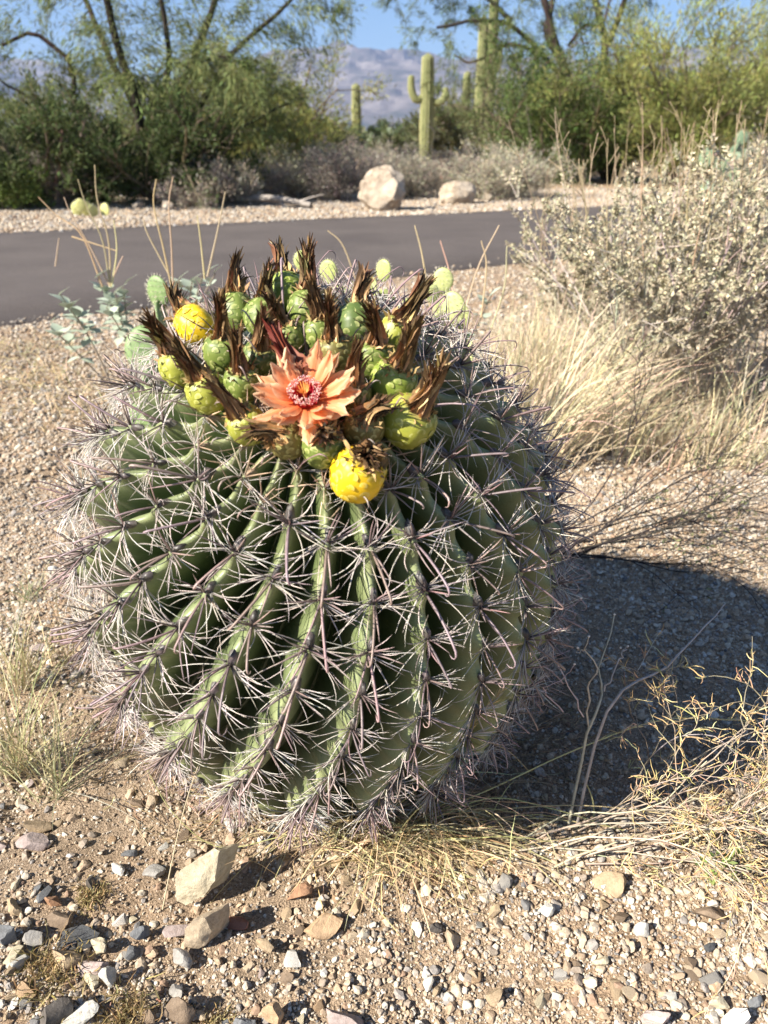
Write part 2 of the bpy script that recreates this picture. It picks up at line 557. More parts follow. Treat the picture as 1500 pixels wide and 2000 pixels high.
def slab_stone(seed, px, py):
    """a broken slab: the face one sees, and its real depth behind"""
    base_ = gp(px, max(q_[1] for q_ in OUTL[seed]))
    Y0 = base_[1]
    r_ = np.random.default_rng(seed)
    F = np.array([at(a_, b_, Y0 + 0.022 * (1 - (b_ - 1650) / 130 if seed == 3 else 0.3)) for a_, b_ in OUTL[seed]])
    c_ = F.mean(0)
    Bk = (F - c_) * 0.78 + c_ + np.array([0.017, 0.026, -0.013]) + r_.normal(0, 0.002, F.shape)
    bm = bmesh.new()
    for p_ in np.concatenate([F + r_.normal(0, 0.0008, F.shape), Bk, [c_ + [0, -0.003, 0]]]): bm.verts.new(p_ - c_)
    bmesh.ops.convex_hull(bm, input=bm.verts)
    bmesh.ops.delete(bm, geom=[v for v in bm.verts if not v.link_faces], context='VERTS')
    bmesh.ops.triangulate(bm, faces=bm.faces)
    bmesh.ops.subdivide_edges(bm, edges=bm.edges, cuts=5, use_grid_fill=True)
    for v in bm.verts:
        v.co += Vector(mnoise.noise_vector(v.co * 70)) * 0.0016 + Vector(mnoise.noise_vector(v.co * 260)) * 0.0006
    me = bpy.data.meshes.new('stone'); bm.to_mesh(me); bm.free()
    me.polygons.foreach_set('use_smooth', np.full(len(me.polygons), True)); me.set_sharp_from_angle(angle=R(28))
    me.materials.append(M['stone'])
    o = ob('stone', me, None, tuple(c_))
    return o
for px, py, wp, hp, colr, seed, label in STONES:
    if seed in OUTL:
        o = slab_stone(seed, px, py)
        o.color = (*PAL[colr], 1)
        tag(o, label, 'stone')
        continue
    p = gp(px, py + hp * 0.35)
    dist = np.linalg.norm(p - CAMP)
    sx = wp / FPX * dist * 0.96
    sz = hp / FPX * dist * 0.8
    me = rock_mesh('stone', seed, 3, (sx * 1.1, max(sx * 0.62, sz * 0.6), sz * 1.12), 9, 0.10, M['stone'], 0.5)
    o = ob('stone', me, None, (p[0], p[1], float(ground_z(p[0], p[1])) + sz * 0.38))
    o.rotation_euler = (random.uniform(-0.15, 0.15), random.uniform(-0.3, 0.3), random.uniform(-0.5, 0.5))
    o.color = (*PAL[colr], 1)
    tag(o, label, 'stone')

# ground cover of pebbles: instances, scattered on the ground
peb = bpy.data.collections.new('pebble_shapes')
for k in range(10):
    r = np.random.default_rng(100 + k)
    bm = bmesh.new()
    bmesh.ops.create_icosphere(bm, subdivisions=1 if k < 5 else 2, radius=0.5)
    V = np.array([v.co[:] for v in bm.verts])
    for _ in range(7):
        d = unit(r.normal(size=3)); e = np.maximum(0, V @ d - r.uniform(0.26, 0.42)); V -= e[:, None] * d
    V += r.normal(size=V.shape) * 0.02
    V = V * [1.15, 0.95, 0.78]
    for v, p in zip(bm.verts, V): v.co = p
    me = bpy.data.meshes.new('pebble_shape'); bm.to_mesh(me); bm.free()
    me.materials.append(M['pebble'])
    peb.objects.link(bpy.data.objects.new('pebble_shape', me))

def scatter(name, P, S, label, cat, coll, rots=None):
    me = bpy.data.meshes.new(name)
    me.vertices.add(len(P))
    me.vertices.foreach_set('co', P.astype(np.float32).ravel())
    a = me.attributes.new('siz', 'FLOAT_VECTOR', 'POINT'); a.data.foreach_set('vector', S.astype(np.float32).ravel())
    rt = rng.uniform(0, 6.28, (len(P), 3)) * [0.12, 0.12, 1] if rots is None else rots
    a = me.attributes.new('rot', 'FLOAT_VECTOR', 'POINT'); a.data.foreach_set('vector', rt.astype(np.float32).ravel())
    o = ob(name, me)
    ng = bpy.data.node_groups.new(name + '_scatter', 'GeometryNodeTree')
    ng.interface.new_socket('Geometry', in_out='INPUT', socket_type='NodeSocketGeometry')
    ng.interface.new_socket('Geometry', in_out='OUTPUT', socket_type='NodeSocketGeometry')
    N = ng.nodes
    gi, go = N.new('NodeGroupInput'), N.new('NodeGroupOutput')
    ci = N.new('GeometryNodeCollectionInfo')
    ci.inputs['Collection'].default_value = coll
    ci.inputs['Separate Children'].default_value = True
    ci.inputs['Reset Children'].default_value = True
    ip = N.new('GeometryNodeInstanceOnPoints')
    ip.inputs['Pick Instance'].default_value = True
    mp = N.new('GeometryNodeMeshToPoints')
    a1 = N.new('GeometryNodeInputNamedAttribute'); a1.data_type = 'FLOAT_VECTOR'; a1.inputs['Name'].default_value = 'siz'
    a2 = N.new('GeometryNodeInputNamedAttribute'); a2.data_type = 'FLOAT_VECTOR'; a2.inputs['Name'].default_value = 'rot'
    rv = N.new('FunctionNodeRandomValue'); rv.data_type = 'INT'
    rv.inputs['Min'].default_value = 0 if False else rv.inputs['Min'].default_value
    ints = [s for s in rv.inputs if s.type == 'INT' and s.name in ('Min', 'Max')]
    ints[0].default_value, ints[1].default_value = 0, 9999
    L = ng.links.new
    L(gi.outputs[0], mp.inputs['Mesh'])
    L(mp.outputs[0], ip.inputs['Points'])
    L(ci.outputs[0], ip.inputs['Instance'])
    L([s for s in rv.outputs if s.type == 'INT'][0], ip.inputs['Instance Index'])
    L(a1.outputs[0], ip.inputs['Scale'])
    L(a2.outputs[0], ip.inputs['Rotation'])
    L(ip.outputs[0], go.inputs[0])
    md = o.modifiers.new('scatter', 'NODES')
    md.node_group = ng
    return tag(o, label, cat, kind='stuff')

def in_view(P, mx=0.25, my=0.2):
    d = P - CAMP
    dep = d[:, 1] * math.cos(PITCH) - d[:, 2] * math.sin(PITCH)
    up = d[:, 1] * math.sin(PITCH) + d[:, 2] * math.cos(PITCH)
    u, v = d[:, 0] / dep, up / dep
    lim = 750 / FPX
    return (dep > 0.1) & (np.abs(u) < lim * (1 + mx)) & (v > -1000 / FPX * (1 + my))
def gravel_pts(n, x0, x1, y0, y1, smin, smax, pw=2.2, patch=True):
    x, y = rng.uniform(x0, x1, n), rng.uniform(y0, y1, n)
    k = np.ones(n, bool)
    if patch:
        k &= rng.random(n) < np.clip(0.85 + 1.5 * fbm(x * 2.6 + 4, y * 2.6, 3, 44), 0.22, 1)
    k &= rng.random(n) > 0.6 * np.exp(-((np.hypot((x + 0.15) / 1.25, y - 0.70) - 0.16) / 0.09) ** 2)
    rs = road_side(x, y)
    k &= (rs < -0.005) | (rs > 1.01) | ((rs < 0.06) & (rng.random(n) < 0.35 * np.exp(-np.abs(rs) / 0.02))) | ((rs > 0.94) & (rng.random(n) < 0.35 * np.exp(-np.abs(1 - rs) / 0.02)))
    P = np.stack([x, y, np.where((rs > 0) & (rs < 1), 0.009, ground_z(x, y))], 1)
    k &= in_view(P)
    P = P[k]
    u = rng.random(len(P))
    s = smin * (1 - u * (1 - (smin / smax) ** pw)) ** (-1 / pw)
    S = s[:, None] * rng.uniform(0.72, 1.25, (len(P), 3)) * [1, 1, 0.85]
    P[:, 2] += s * 0.16
    return P, S
A = [gravel_pts(330000, -1.0, 1.3, 0.28, 1.6, 0.0024, 0.015, 2.5),
     gravel_pts(90000, -1.6, 1.9, 1.6, 3.4, 0.006, 0.022, 2.4),
     gravel_pts(40000, -4, 4.5, 3.0, 7.0, 0.012, 0.03, 2.5, False)]
scatter('gravel', np.concatenate([a[0] for a in A]), np.concatenate([a[1] for a in A]), 'loose tan and grey gravel covering the ground', 'gravel', peb)
A = [gravel_pts(120000, -9, 9, 6.5, 13, 0.02, 0.05, 2.5, False)]
scatter('roadside_gravel', A[0][0], A[0][1], 'pale gravel shoulder along the far side of the road', 'gravel', peb)

# countable small stones of the foreground
stm = [rock_mesh('small_stone', 300 + k, 2, (1, 0.8, 0.62), 9, 0.06, M['stone'], 0.45) for k in range(8)]
CW = {'cream': 'cream', 'buff': 'buff', 'rust': 'rust brown', 'tan': 'tan', 'brown': 'brown', 'grey': 'grey', 'mauve': 'mauve grey', 'pale': 'pale grey', 'pink': 'pinkish', 'white': 'white', 'dark': 'dark brown', 'orange': 'ochre', 'bluegrey': 'blue grey'}
names = [k_ for k_ in CW if k_ not in ('rust', 'pink')] + ['tan', 'buff']
SHORT = [(q_[0], q_[1], q_[6]) for q_ in STONES]
seen = set()
n = 0
def zone(px, py):
    h_ = 'at the far left' if px < 250 else 'left of centre' if px < 600 else 'near the centre' if px < 900 else 'right of centre' if px < 1200 else 'at the far right'
    v_ = 'in front of the cactus' if py > 1780 else 'just below the cactus foot' if py > 1640 else 'level with the cactus foot' if py > 1400 else 'beside the cactus'
    return h_ + ', ' + v_
while n < 170:
    px, py = random.uniform(-20, 1520), random.uniform(1400, 1995) if random.random() < 0.8 else random.uniform(950, 1400)
    if px > 700 and random.random() < 0.55: continue
    p = gp(px, py)
    if (p[0] + 0.085) ** 2 + (p[1] - 0.88) ** 2 < 0.25 ** 2: continue
    if any(abs(px - s_[0]) < s_[2] * 0.7 and abs(py - s_[1]) < s_[3] * 0.9 for s_ in STONES): continue
    s = random.uniform(0.009, 0.021) * (1 if n % 6 else 1.25)
    cn = random.choice(names) if px < 620 else random.choice(['cream', 'buff', 'tan', 'brown', 'grey', 'pale', 'white', 'orange', 'tan', 'buff'])
    shp = ('angular', 'rounded', 'flat')[n % 3]
    near = sorted(SHORT, key=lambda q_: (q_[0] - px) ** 2 + (q_[1] - py) ** 2)[0]
    dd = math.hypot(near[0] - px, near[1] - py)
    if dd < 130:
        ax_, ay_ = px - near[0], py - near[1]
        dr = ('right of' if ax_ > 0 else 'left of') if abs(ax_) > abs(ay_) else ('below' if ay_ > 0 else 'above')
        lab = 'small %s %s stone %s the %s' % (shp, CW[cn], dr, ' '.join(near[2].split()[:9]))
        lab = ' '.join(lab.split()[:15])
        while lab.split()[-1] in ('the', 'a', 'of', 'in', 'on', 'at', 'with', 'right', 'just', 'under', 'below', 'its', 'and', 'left', 'near', 'by', 'above', 'lower', 'blue', 'large', 'between', 'like', 'tall', 'dark', 'smooth', 'steep'): lab = lab.rsplit(' ', 1)[0]
    else:
        lab = 'small %s %s stone %s' % (shp, CW[cn], zone(px, py))
    if lab in seen: continue
    seen.add(lab)
    o = ob('small_stone', (stm[n % 8]), None, (p[0], p[1], float(ground_z(p[0], p[1])) + s * 0.16))
    fl = 0.6 if shp == 'flat' else 1.0
    o.scale = (s * random.uniform(0.9, 1.25), s * random.uniform(0.8, 1.2), s * fl * random.uniform(0.85, 1.15))
    o.rotation_euler = (random.uniform(-0.4, 0.4), random.uniform(-0.4, 0.4), random.uniform(0, 6.28))
    c = PAL[cn]; k = random.uniform(0.85, 1.15)
    o.color = (c[0] * k, c[1] * k, c[2] * k, 1)
    tag(o, lab, 'stone', 'small loose stones scattered in the gravel')
    n += 1

# ---------------------------------------------------------------- the barrel cactus
NR = 22
DL = 2 * math.pi / NR
XC, YC = -0.073, 0.978
AX = unit(np.array([0.024, -0.81, 1.0]))
E1 = unit(np.cross([0, 1, 0], AX)); E2 = np.cross(AX, E1)
C0 = np.array([XC, YC, 0.0])
CR, SC, UP, LO = 0.265, 0.257, 0.441, 0.379
def prof(s):
    u = np.where(s > SC, (s - SC) / UP, (SC - s) / LO)
    nn = np.where(s > SC, 2.3, 2.2)
    return CR * (1 - np.clip(u, 0, 1) ** nn) ** (1 / nn)
def twist(s):
    q = np.clip(s, 0.12, 0.69) - 0.45
    return 1.314 * q + 0.254 * q * q - 5.091 * q ** 3 + 72.554 * q ** 4 - np.minimum(s - 0.12, 0) * 2
# crest line by arc length, from the buried foot up to the apex
th = np.linspace(-1.1, math.pi / 2, 4000)
ss = np.where(th > 0, SC + UP * np.abs(np.sin(th)) ** (2 / 2.3), SC - LO * np.abs(np.sin(th)) ** (2 / 2.2))
rr = prof(ss); rr[-1] = 0
arc = np.concatenate([[0], np.cumsum(np.hypot(np.diff(ss), np.diff(rr)))])
LT = arc[-1]
def crest(t):
    return np.interp(t, arc, ss), np.interp(t, arc, rr)
def body(t, phi, dn=0.0):
    """point of the crest surface at arc length t, pushed dn along the normal"""
    s, r = crest(t)
    s2, r2 = crest(np.minimum(t + 1e-3, LT)); s1, r1 = crest(np.maximum(t - 1e-3, 0))
    ts, tr = s2 - s1, r2 - r1
    l = np.hypot(ts, tr) + 1e-9
    ns, nr = -tr / l, ts / l
    s_, r_ = s + ns * dn, np.maximum(r + nr * dn, 0)
    e = E1 * np.sin(phi)[..., None] - E2 * np.cos(phi)[..., None]
    P = C0 + AX * s_[..., None] + e * r_[..., None]
    Nn = unit(AX * ns[..., None] + e * nr[..., None])
    return P, Nn
PITCHA = 0.0395                          # distance between areoles on a rib
def areole_t(k, j):
    return LT - 0.030 - (j + (k * 7 % NR) / NR * 0.9) * PITCHA
NT_, NP_ = 300, NR * 26
t = np.concatenate([np.linspace(0.0, LT - 0.06, NT_ - 40, endpoint=False), np.linspace(LT - 0.06, LT, 40)])
ph = np.arange(NP_) / NP_ * 2 * math.pi
Tg, Pg = np.meshgrid(t, ph, indexing='ij')
x = (Pg / DL) % 1.0
x = np.where(x > 0.5, x - 1, x) * 2      # -1..1, 0 on the crest
k = np.round(Pg / DL).astype(int) % NR
s, r = crest(Tg)
depth = 0.060 * np.clip(r / 0.16, 0, 1) ** 1.1
g_ = np.abs(x) - 0.17
shape = ((g_ + np.sqrt(g_ * g_ + 0.012)) / 2 - 0.0197) / 0.855
shape = np.clip(shape, 0, 1) ** 0.93
off = (LT - 0.030 - Tg) / PITCHA - (k * 7 % NR) / NR * 0.9
bumpv = np.cos(2 * math.pi * (off + 0.0))
fadeb = np.exp(-(x / 0.42) ** 2) * np.clip(r / 0.08, 0, 1)
dn = -depth * shape + 0.0045 * bumpv * fadeb - 0.002
dn += 0.004 * fbm(Tg * 30, Pg * 6, 2, 50) * np.clip(r / 0.1, 0, 1)
xw = 0.05 * np.sin(2 * math.pi * off) * np.exp(-(x / 0.8) ** 2) + 0.10 * vnoise(Tg * 16, k * 3.7, 52)
P, _ = body(Tg, Pg - 0.233 + twist(s) + xw * DL * 0.5, dn)
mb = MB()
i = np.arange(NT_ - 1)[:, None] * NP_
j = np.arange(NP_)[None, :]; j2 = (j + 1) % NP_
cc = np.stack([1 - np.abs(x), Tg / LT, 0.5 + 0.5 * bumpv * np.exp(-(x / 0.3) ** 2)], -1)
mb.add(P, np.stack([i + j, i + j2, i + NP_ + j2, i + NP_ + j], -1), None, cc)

m = NT('cactus_skin')
sep = m.n('ShaderNodeSeparateColor')
m.l(m.col(), sep.inputs[0])
tc = m.n('ShaderNodeTexCoord').outputs['Object']
n1 = m.noise(14, 5, 0.6, vec=tc)
n2 = m.noise(160, 4, 0.7, vec=tc)
flank = m.ramp(sep.outputs[1], [(0.0, (0.134, 0.109, 0.048)), (0.16, (0.091, 0.097, 0.030)), (0.42, (0.031, 0.048, 0.016)), (0.7, (0.034, 0.056, 0.022)), (1.0, (0.073, 0.103, 0.030))])  # skin green, darkened further to paint in the shade between the ribs
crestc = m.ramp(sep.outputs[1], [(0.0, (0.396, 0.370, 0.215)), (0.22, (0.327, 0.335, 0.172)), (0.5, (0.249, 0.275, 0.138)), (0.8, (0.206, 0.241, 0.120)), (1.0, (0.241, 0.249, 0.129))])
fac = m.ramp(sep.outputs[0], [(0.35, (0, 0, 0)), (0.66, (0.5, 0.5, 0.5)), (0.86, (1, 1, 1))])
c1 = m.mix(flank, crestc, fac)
c2 = m.mix(c1, m.ramp(n1, [(0.3, (0.72, 0.78, 0.7)), (0.7, (1.2, 1.15, 1.1))]), 0.8, 'MULTIPLY')
c3 = m.mix(c2, (0.33, 0.27, 0.17), m.ramp(n2, [(0.66, (0, 0, 0)), (0.76, (0.7, 0.7, 0.7))]))
pv_ = m.n('ShaderNodeTexVoronoi', feature='F1')
pv_.inputs['Scale'].default_value = 55
m.l(tc, pv_.inputs['Vector'])
c3 = m.mix(c3, (0.20, 0.15, 0.09), m.ramp(pv_.outputs['Distance'], [(0.0, (0.75, 0.75, 0.75)), (0.055, (0.6, 0.6, 0.6)), (0.10, (0, 0, 0))]))
c3 = m.mix(c3, m.ramp(m.noise(700, 3, 0.7, vec=tc), [(0.35, (0.82, 0.84, 0.8)), (0.65, (1.12, 1.12, 1.12))]), 0.8, 'MULTIPLY')
m.bump(n2, 0.2, 0.002)
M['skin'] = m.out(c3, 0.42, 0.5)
cactus = empty('barrel_cactus', (XC, YC, 0), 'large round barrel cactus with hooked spines, a ring of fruits and one orange flower', 'cactus')
def under(o, parent=cactus, loc=None):
    """parent at the cactus while keeping world coordinates"""
    o.parent = parent
    o.matrix_parent_inverse = Matrix.Translation(-Vector(parent.location)) if parent is cactus else Matrix.Identity(4)
    return o
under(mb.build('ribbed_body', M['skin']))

# spine clusters
def cluster(seed, kind='mid'):
    """parts of one areole: radial and central spines with the felt pad; the hooked spine apart"""
    global rng
    keep, rng = rng, np.random.default_rng(seed)
    mb = MB()
    nrad = 17 if kind != 'crown' else 12
    side = np.where(np.arange(nrad) % 2 == 0, 1.0, -1.0)
    az = rng.normal(-0.05, 0.5, nrad)
    el = rng.uniform(0.12, 0.62, nrad)
    D = np.stack([side * np.cos(az) * np.cos(el), np.sin(az) * np.cos(el), np.sin(el)], 1)
    L = rng.uniform(0.022, 0.042, nrad)
    K = 6
    Pp = [np.stack([side * 0.0025, rng.uniform(-0.004, 0.005, nrad), np.full(nrad, 0.001)], 1)]
    d = D.copy()
    bend = rng.normal(0, 0.12, (nrad, 3))
    for q in range(K - 1):
        d = unit(d + bend + rng.normal(0, 0.03, (nrad, 3)) - np.array([0, 0, 0.03]))
        Pp.append(Pp[-1] + d * (L / (K - 1))[:, None])
    Pp = np.stack(Pp, 1)
    rad = rng.uniform(0.00031, 0.00048, nrad)[:, None] * np.array([1.1, 1, 0.95, 0.8, 0.6, 0.08])
    base = jit((0.60, 0.54, 0.49), nrad, 0.15, 0.04)
    cc = base[:, None, :] * np.array([0.3, 0.62, 0.95, 1.05, 1.05, 0.8])[None, :, None]
    tubes(mb, Pp, rad, 3, cc)
    # stout central spines
    nc = 5
    az = np.array([0.45, 1.2, 1.9, 2.7, -1.57]) + rng.normal(0, 0.16, nc)
    el = np.array([0.75, 0.9, 0.9, 0.75, 0.5]) + rng.normal(0, 0.12, nc)
    D = np.stack([np.cos(az) * np.cos(el), np.sin(az) * np.cos(el), np.sin(el)], 1)
    L = rng.uniform(0.026, 0.044, nc)
    Pp = [np.stack([D[:, 0] * 0.001, D[:, 1] * 0.001, np.full(nc, 0.0005)], 1)]
    d = D.copy(); bend = rng.normal(0, 0.04, (nc, 3))
    for q in range(K - 1):
        d = unit(d + bend)
        Pp.append(Pp[-1] + d * (L / (K - 1))[:, None])
    Pp = np.stack(Pp, 1)
    rad = rng.uniform(0.00055, 0.00085, nc)[:, None] * np.array([1.15, 1.05, 0.95, 0.75, 0.5, 0.06])
    base = jit((0.25, 0.185, 0.18) if kind != 'crown' else (0.42, 0.30, 0.22), nc, 0.2, 0.05)
    tubes(mb, Pp, rad, 4, base[:, None, :] * np.array([0.3, 0.65, 0.95, 1.2, 1.35, 1.3])[None, :, None])
    # felt pad, a little up the rib
    u = np.linspace(0, 2 * math.pi, 9)[:-1]
    a, b = rng.uniform(0.0024, 0.0034), rng.uniform(0.006, 0.009)
    rings = [np.stack([np.cos(u) * a * f, np.sin(u) * b * f + 0.005, np.full(8, z)], 1) + rng.normal(0, 0.0004, (8, 3)) for f, z in ((1.1, -0.003), (0.95, 0.001), (0.5, 0.0024), (0.05, 0.0026))]
    i = np.arange(3)[:, None] * 8; j = np.arange(8)[None, :]; j2 = (j + 1) % 8
    felt = (0.07, 0.06, 0.055) if kind != 'crown' else (0.30, 0.24, 0.16)
    mb.add(np.stack(rings), np.stack([i + j, i + j2, i + 8 + j2, i + 8 + j], -1), None, jit(felt, 32, 0.5))
    me = mb.mesh('spine_cluster', M['spine'])
    # the hooked one: flattened, ringed, leaning down the rib
    mb = MB()
    K = 14
    az0 = -1.57 + rng.normal(0, 0.50)
    el0 = rng.uniform(0.95, 1.35)
    out = np.array([math.cos(az0), math.sin(az0), 0])
    L = rng.uniform(0.044, 0.066)
    p = np.array([0, -0.001, 0.0005]); pts = [p]
    e = el0
    for q in range(K - 1):
        f = q / (K - 2)
        e -= 0.055 + (0.62 if f > 0.74 else 0.0)
        d = out * math.cos(e) + np.array([0, 0, math.sin(e)])
        p = p + d * L / (K - 1) * (0.72 if f > 0.72 else 1.08)
        pts.append(p)
    P1 = np.array(pts)
    sid = np.array([-out[1], out[0], 0])
    wv = np.interp(np.linspace(0, 1, K), [0, 0.3, 0.7, 0.9, 1], [0.0008, 0.00100, 0.00085, 0.00055, 0.0001])
    wv = wv * (1 + 0.10 * (np.arange(K) % 2))
    T = unit(np.gradient(P1, axis=0)); B = np.cross(T, sid)
    ring = np.stack([P1 + sid * wv[:, None], P1 + B * wv[:, None] * 0.55, P1 - sid * wv[:, None], P1 - B * wv[:, None] * 0.55], 1)
    i = np.arange(K - 1)[:, None] * 4; j = np.arange(4)[None, :]; j2 = (j + 1) % 4
    c0 = jit((0.31, 0.225, 0.21), 1, 0.18, 0.05)[0]
    cc = c0[None, None, :] * np.interp(np.linspace(0, 1, K), [0, 0.15, 0.6, 1], [0.3, 0.75, 1.05, 1.45])[:, None, None] * np.ones((1, 4, 1)) * (1 - 0.18 * (np.arange(K) % 2))[:, None, None]
    mb.add(ring, np.stack([i + j, i + j2, i + 4 + j2, i + 4 + j], -1), None, cc)
    mh = mb.mesh('hooked_spine', M['spine'])
    rng = keep
    return me, mh
CL = {kd: [cluster(500 + q + 50 * z, kd) for q in range(nv)] for z, (kd, nv) in enumerate((('mid', 14), ('crown', 6)))}

spots = []
for k in range(NR):
    for j in range(26):
        ta = areole_t(k, j)
        s0, r0 = crest(ta)
        if s0 < 0.02 or r0 < 0.03: continue
        # skip under the ground
        a0 = np.array([ta]); s_ = crest(a0)[0]
        jx = 0.10 * vnoise(a0 * 16, np.array([k * 3.7]), 52) * DL * 0.5
        phi = k * DL - 0.233 + twist(s_) + jx
        p, nrm = body(a0, phi, np.array([0.0005]))
        a1 = a0 + 0.004
        p2, _ = body(a1, (k * DL - 0.233 + twist(crest(a1)[0]) + jx), np.array([0.0005]))
        if p[0][2] < 0.012: continue
        if s0 < 0.12: continue
        upv = unit(p2[0] - p[0]); nn = unit(nrm[0] - upv * (nrm[0] @ upv))
        vd = unit(CAMP - p[0])
        spots.append((p[0], upv, nn, float(nn @ vd), s0, r0))
spots.sort(key=lambda q: -q[3])
rest = MB()
def frame(p, upv, nn, tilt, roll, sc):
    xx = np.cross(upv, nn)
    m3 = Matrix(((xx[0], upv[0], nn[0]), (xx[1], upv[1], nn[1]), (xx[2], upv[2], nn[2])))
    m3 = m3 @ Matrix.Rotation(tilt, 3, 'X') @ Matrix.Rotation(roll, 3, 'Z')
    return Matrix.Translation(Vector(p)) @ (m3 * sc).to_4x4()
def mdata(me):
    V = np.empty(len(me.vertices) * 3, np.float32); me.vertices.foreach_get('co', V)
    c = np.empty(len(me.vertices) * 4, np.float32); me.attributes['col'].data.foreach_get('color', c)
    q = np.empty(len(me.loops), np.int32); me.loops.foreach_get('vertex_index', q)
    return V.reshape(-1, 3), c.reshape(-1, 4)[:, :3], q.reshape(-1, 4)
MD = {}
inv = Matrix.Translation(-Vector(cactus.location))
nfull = 0
for (p, upv, nn, vis, s0, r0) in spots:
    kind = 'crown' if r0 < 0.085 else 'mid'
    me, mh = random.choice(CL[kind])
    low = max(0.0, (0.26 - s0) / 0.26)
    tilt = 0.10 + 0.62 * low ** 1.2 + random.gauss(0, 0.10)      # lower spines sweep down
    if kind == 'crown': tilt = -0.25
    sc = random.uniform(0.86, 1.14) * (1.0 - 0.22 * low if kind == 'mid' else 0.72)
    mw = frame(p, upv, nn, tilt, random.gauss(0, 0.14), sc)
    if nfull < 290:
        o = ob('spine_cluster', me, cactus)
        o.matrix_local = inv @ mw
        h = ob('hooked_spine', mh, o)
        h.rotation_euler = (0, 0, random.gauss(0, 0.18))
        nfull += 1
    else:
        for mm in (me, mh):
            if mm.name not in MD: MD[mm.name] = mdata(mm)
            V, c, q = MD[mm.name]
            A4 = np.array(mw)
            rest.add(V @ A4[:3, :3].T + A4[:3, 3], q, None, c)
if rest.n:
    o = under(rest.build('spines', M['spine']))
    o['kind'] = 'stuff'

# ---- crown wool and young spines round the apex
mb = MB()
n = 300
tt = LT - np.abs(rng.uniform(0.0, 0.085, n)); pp = rng.uniform(0, 6.28, n)
p0, n0 = body(tt, pp, np.full(n, -0.010))
D = n0 + rng.normal(0, 0.45, (n, 3))
Pq = curve(p0, D, rng.uniform(0.016, 0.032, n), 4, 0.06)
tubes(mb, Pq, np.array([0.0007, 0.0006, 0.0004, 0.00005])[None, :], 3, jit((0.46, 0.34, 0.24), n, 0.35, 0.08))
o = under(mb.build('crown_spines', M['spine'])); o['kind'] = 'stuff'

# ---- fruits
m = NT('fruit_skin')
oc = m.n('ShaderNodeObjectInfo').outputs['Color']
sep = m.n('ShaderNodeSeparateColor'); m.l(m.col(), sep.inputs[0])
tc = m.n('ShaderNodeTexCoord').outputs['Object']
pale = m.mix(oc, (0.72, 0.70, 0.30), 0.38)
c1 = m.mix(oc, pale, sep.outputs[0])
c1 = m.mix(c1, (0.45, 0.36, 0.14), sep.outputs[1])
c2 = m.mix(c1, m.ramp(m.noise(90, 4, 0.6, vec=tc), [(0.3, (0.7, 0.75, 0.7)), (0.7, (1.15, 1.12, 1.1))]), 0.8, 'MULTIPLY')
m.b.inputs['Subsurface Weight'].default_value = 0.0
M['fruit'] = m.out(c2, 0.45, 0.4)

def fruit_mesh(seed, fat=1.0):
    r = np.random.default_rng(seed)
    mb = MB()
    U, K = 28, 20
    u = np.arange(U) / U * 2 * math.pi
    tt = np.linspace(0, 1, K)
    rad = 0.0185 * fat * np.interp(tt, [0, 0.06, 0.2, 0.42, 0.62, 0.8, 0.92, 0.97, 1.0], [0.3, 0.52, 0.84, 1.0, 1.0, 0.86, 0.62, 0.42, 0.02])
    z = np.interp(tt, [0, 0.06, 0.2, 0.42, 0.62, 0.8, 0.92, 0.97, 1], np.array([-0.020, -0.017, -0.011, -0.002, 0.007, 0.0145, 0.0185, 0.0185, 0.0165]))
    wob = 1 + 0.035 * np.sin(u * 5 + seed)[None, :] * np.sin(tt * 3)[:, None]
    V = np.stack([rad[:, None] * np.cos(u) * wob, rad[:, None] * np.sin(u) * wob, np.repeat(z[:, None], U, 1)], -1)
    i = np.arange(K - 1)[:, None] * U; j = np.arange(U)[None, :]; j2 = (j + 1) % U
    col = np.zeros((K, U, 3)); col[:, :, 1] = 0.9 * np.clip((tt - 0.90) / 0.06, 0, 1)[:, None]
    mb.add(V, np.stack([i + j, i + j2, i + U + j2, i + U + j], -1), None, col)
    # scales: small shields that stand a little proud, tips to the top
    g = 2.39996
    ns = 58
    for q in range(ns):
        f = 0.10 + 0.80 * (q + 0.5) / ns
        a = q * g + r.normal(0, 0.08)
        rr_ = np.interp(f, tt, rad); zz = np.interp(f, tt, z)
        rr2 = np.interp(f + 0.03, tt, rad); z2 = np.interp(f + 0.03, tt, z)
        er = np.array([math.cos(a), math.sin(a), 0]); et = np.array([-math.sin(a), math.cos(a), 0])
        tg = unit(er * (rr2 - rr_) + np.array([0, 0, z2 - zz])); nrm = np.cross(et, tg)
        c = er * rr_ + np.array([0, 0, zz])
        w = r.uniform(0.0028, 0.0038); h = w * 0.95
        a5 = np.linspace(-0.25, math.pi + 0.25, 7)
        rim = np.stack([c + et * w * math.cos(t_) + tg * h * math.sin(t_) + nrm * 0.00016 for t_ in a5])
        rimo = np.stack([c + et * w * 1.12 * math.cos(t_) + tg * h * 1.12 * math.sin(t_) + nrm * 0.00002 for t_ in a5])
        cen = np.array([c + nrm * 0.00006, c - tg * h * 0.5 + nrm * 0.00002])
        v = np.concatenate([rim, rimo, cen])
        qd = [[k_, k_ + 1, 8 + k_, 7 + k_] for k_ in range(6)]
        tr = [[k_ + 1, k_, 14] for k_ in range(6)] + [[0, 15, 14], [15, 6, 14]]
        cs = np.zeros((16, 3)); cs[:7, 0] = 1.0; cs[7:14, 0] = 0.35; cs[14:, 0] = 0.0
        cs[:, 1] = np.clip((f - 0.86) / 0.1, 0, 1) * 0.5
        mb.add(v, qd, tr, cs)
    return mb.mesh('fruit', M['fruit'])

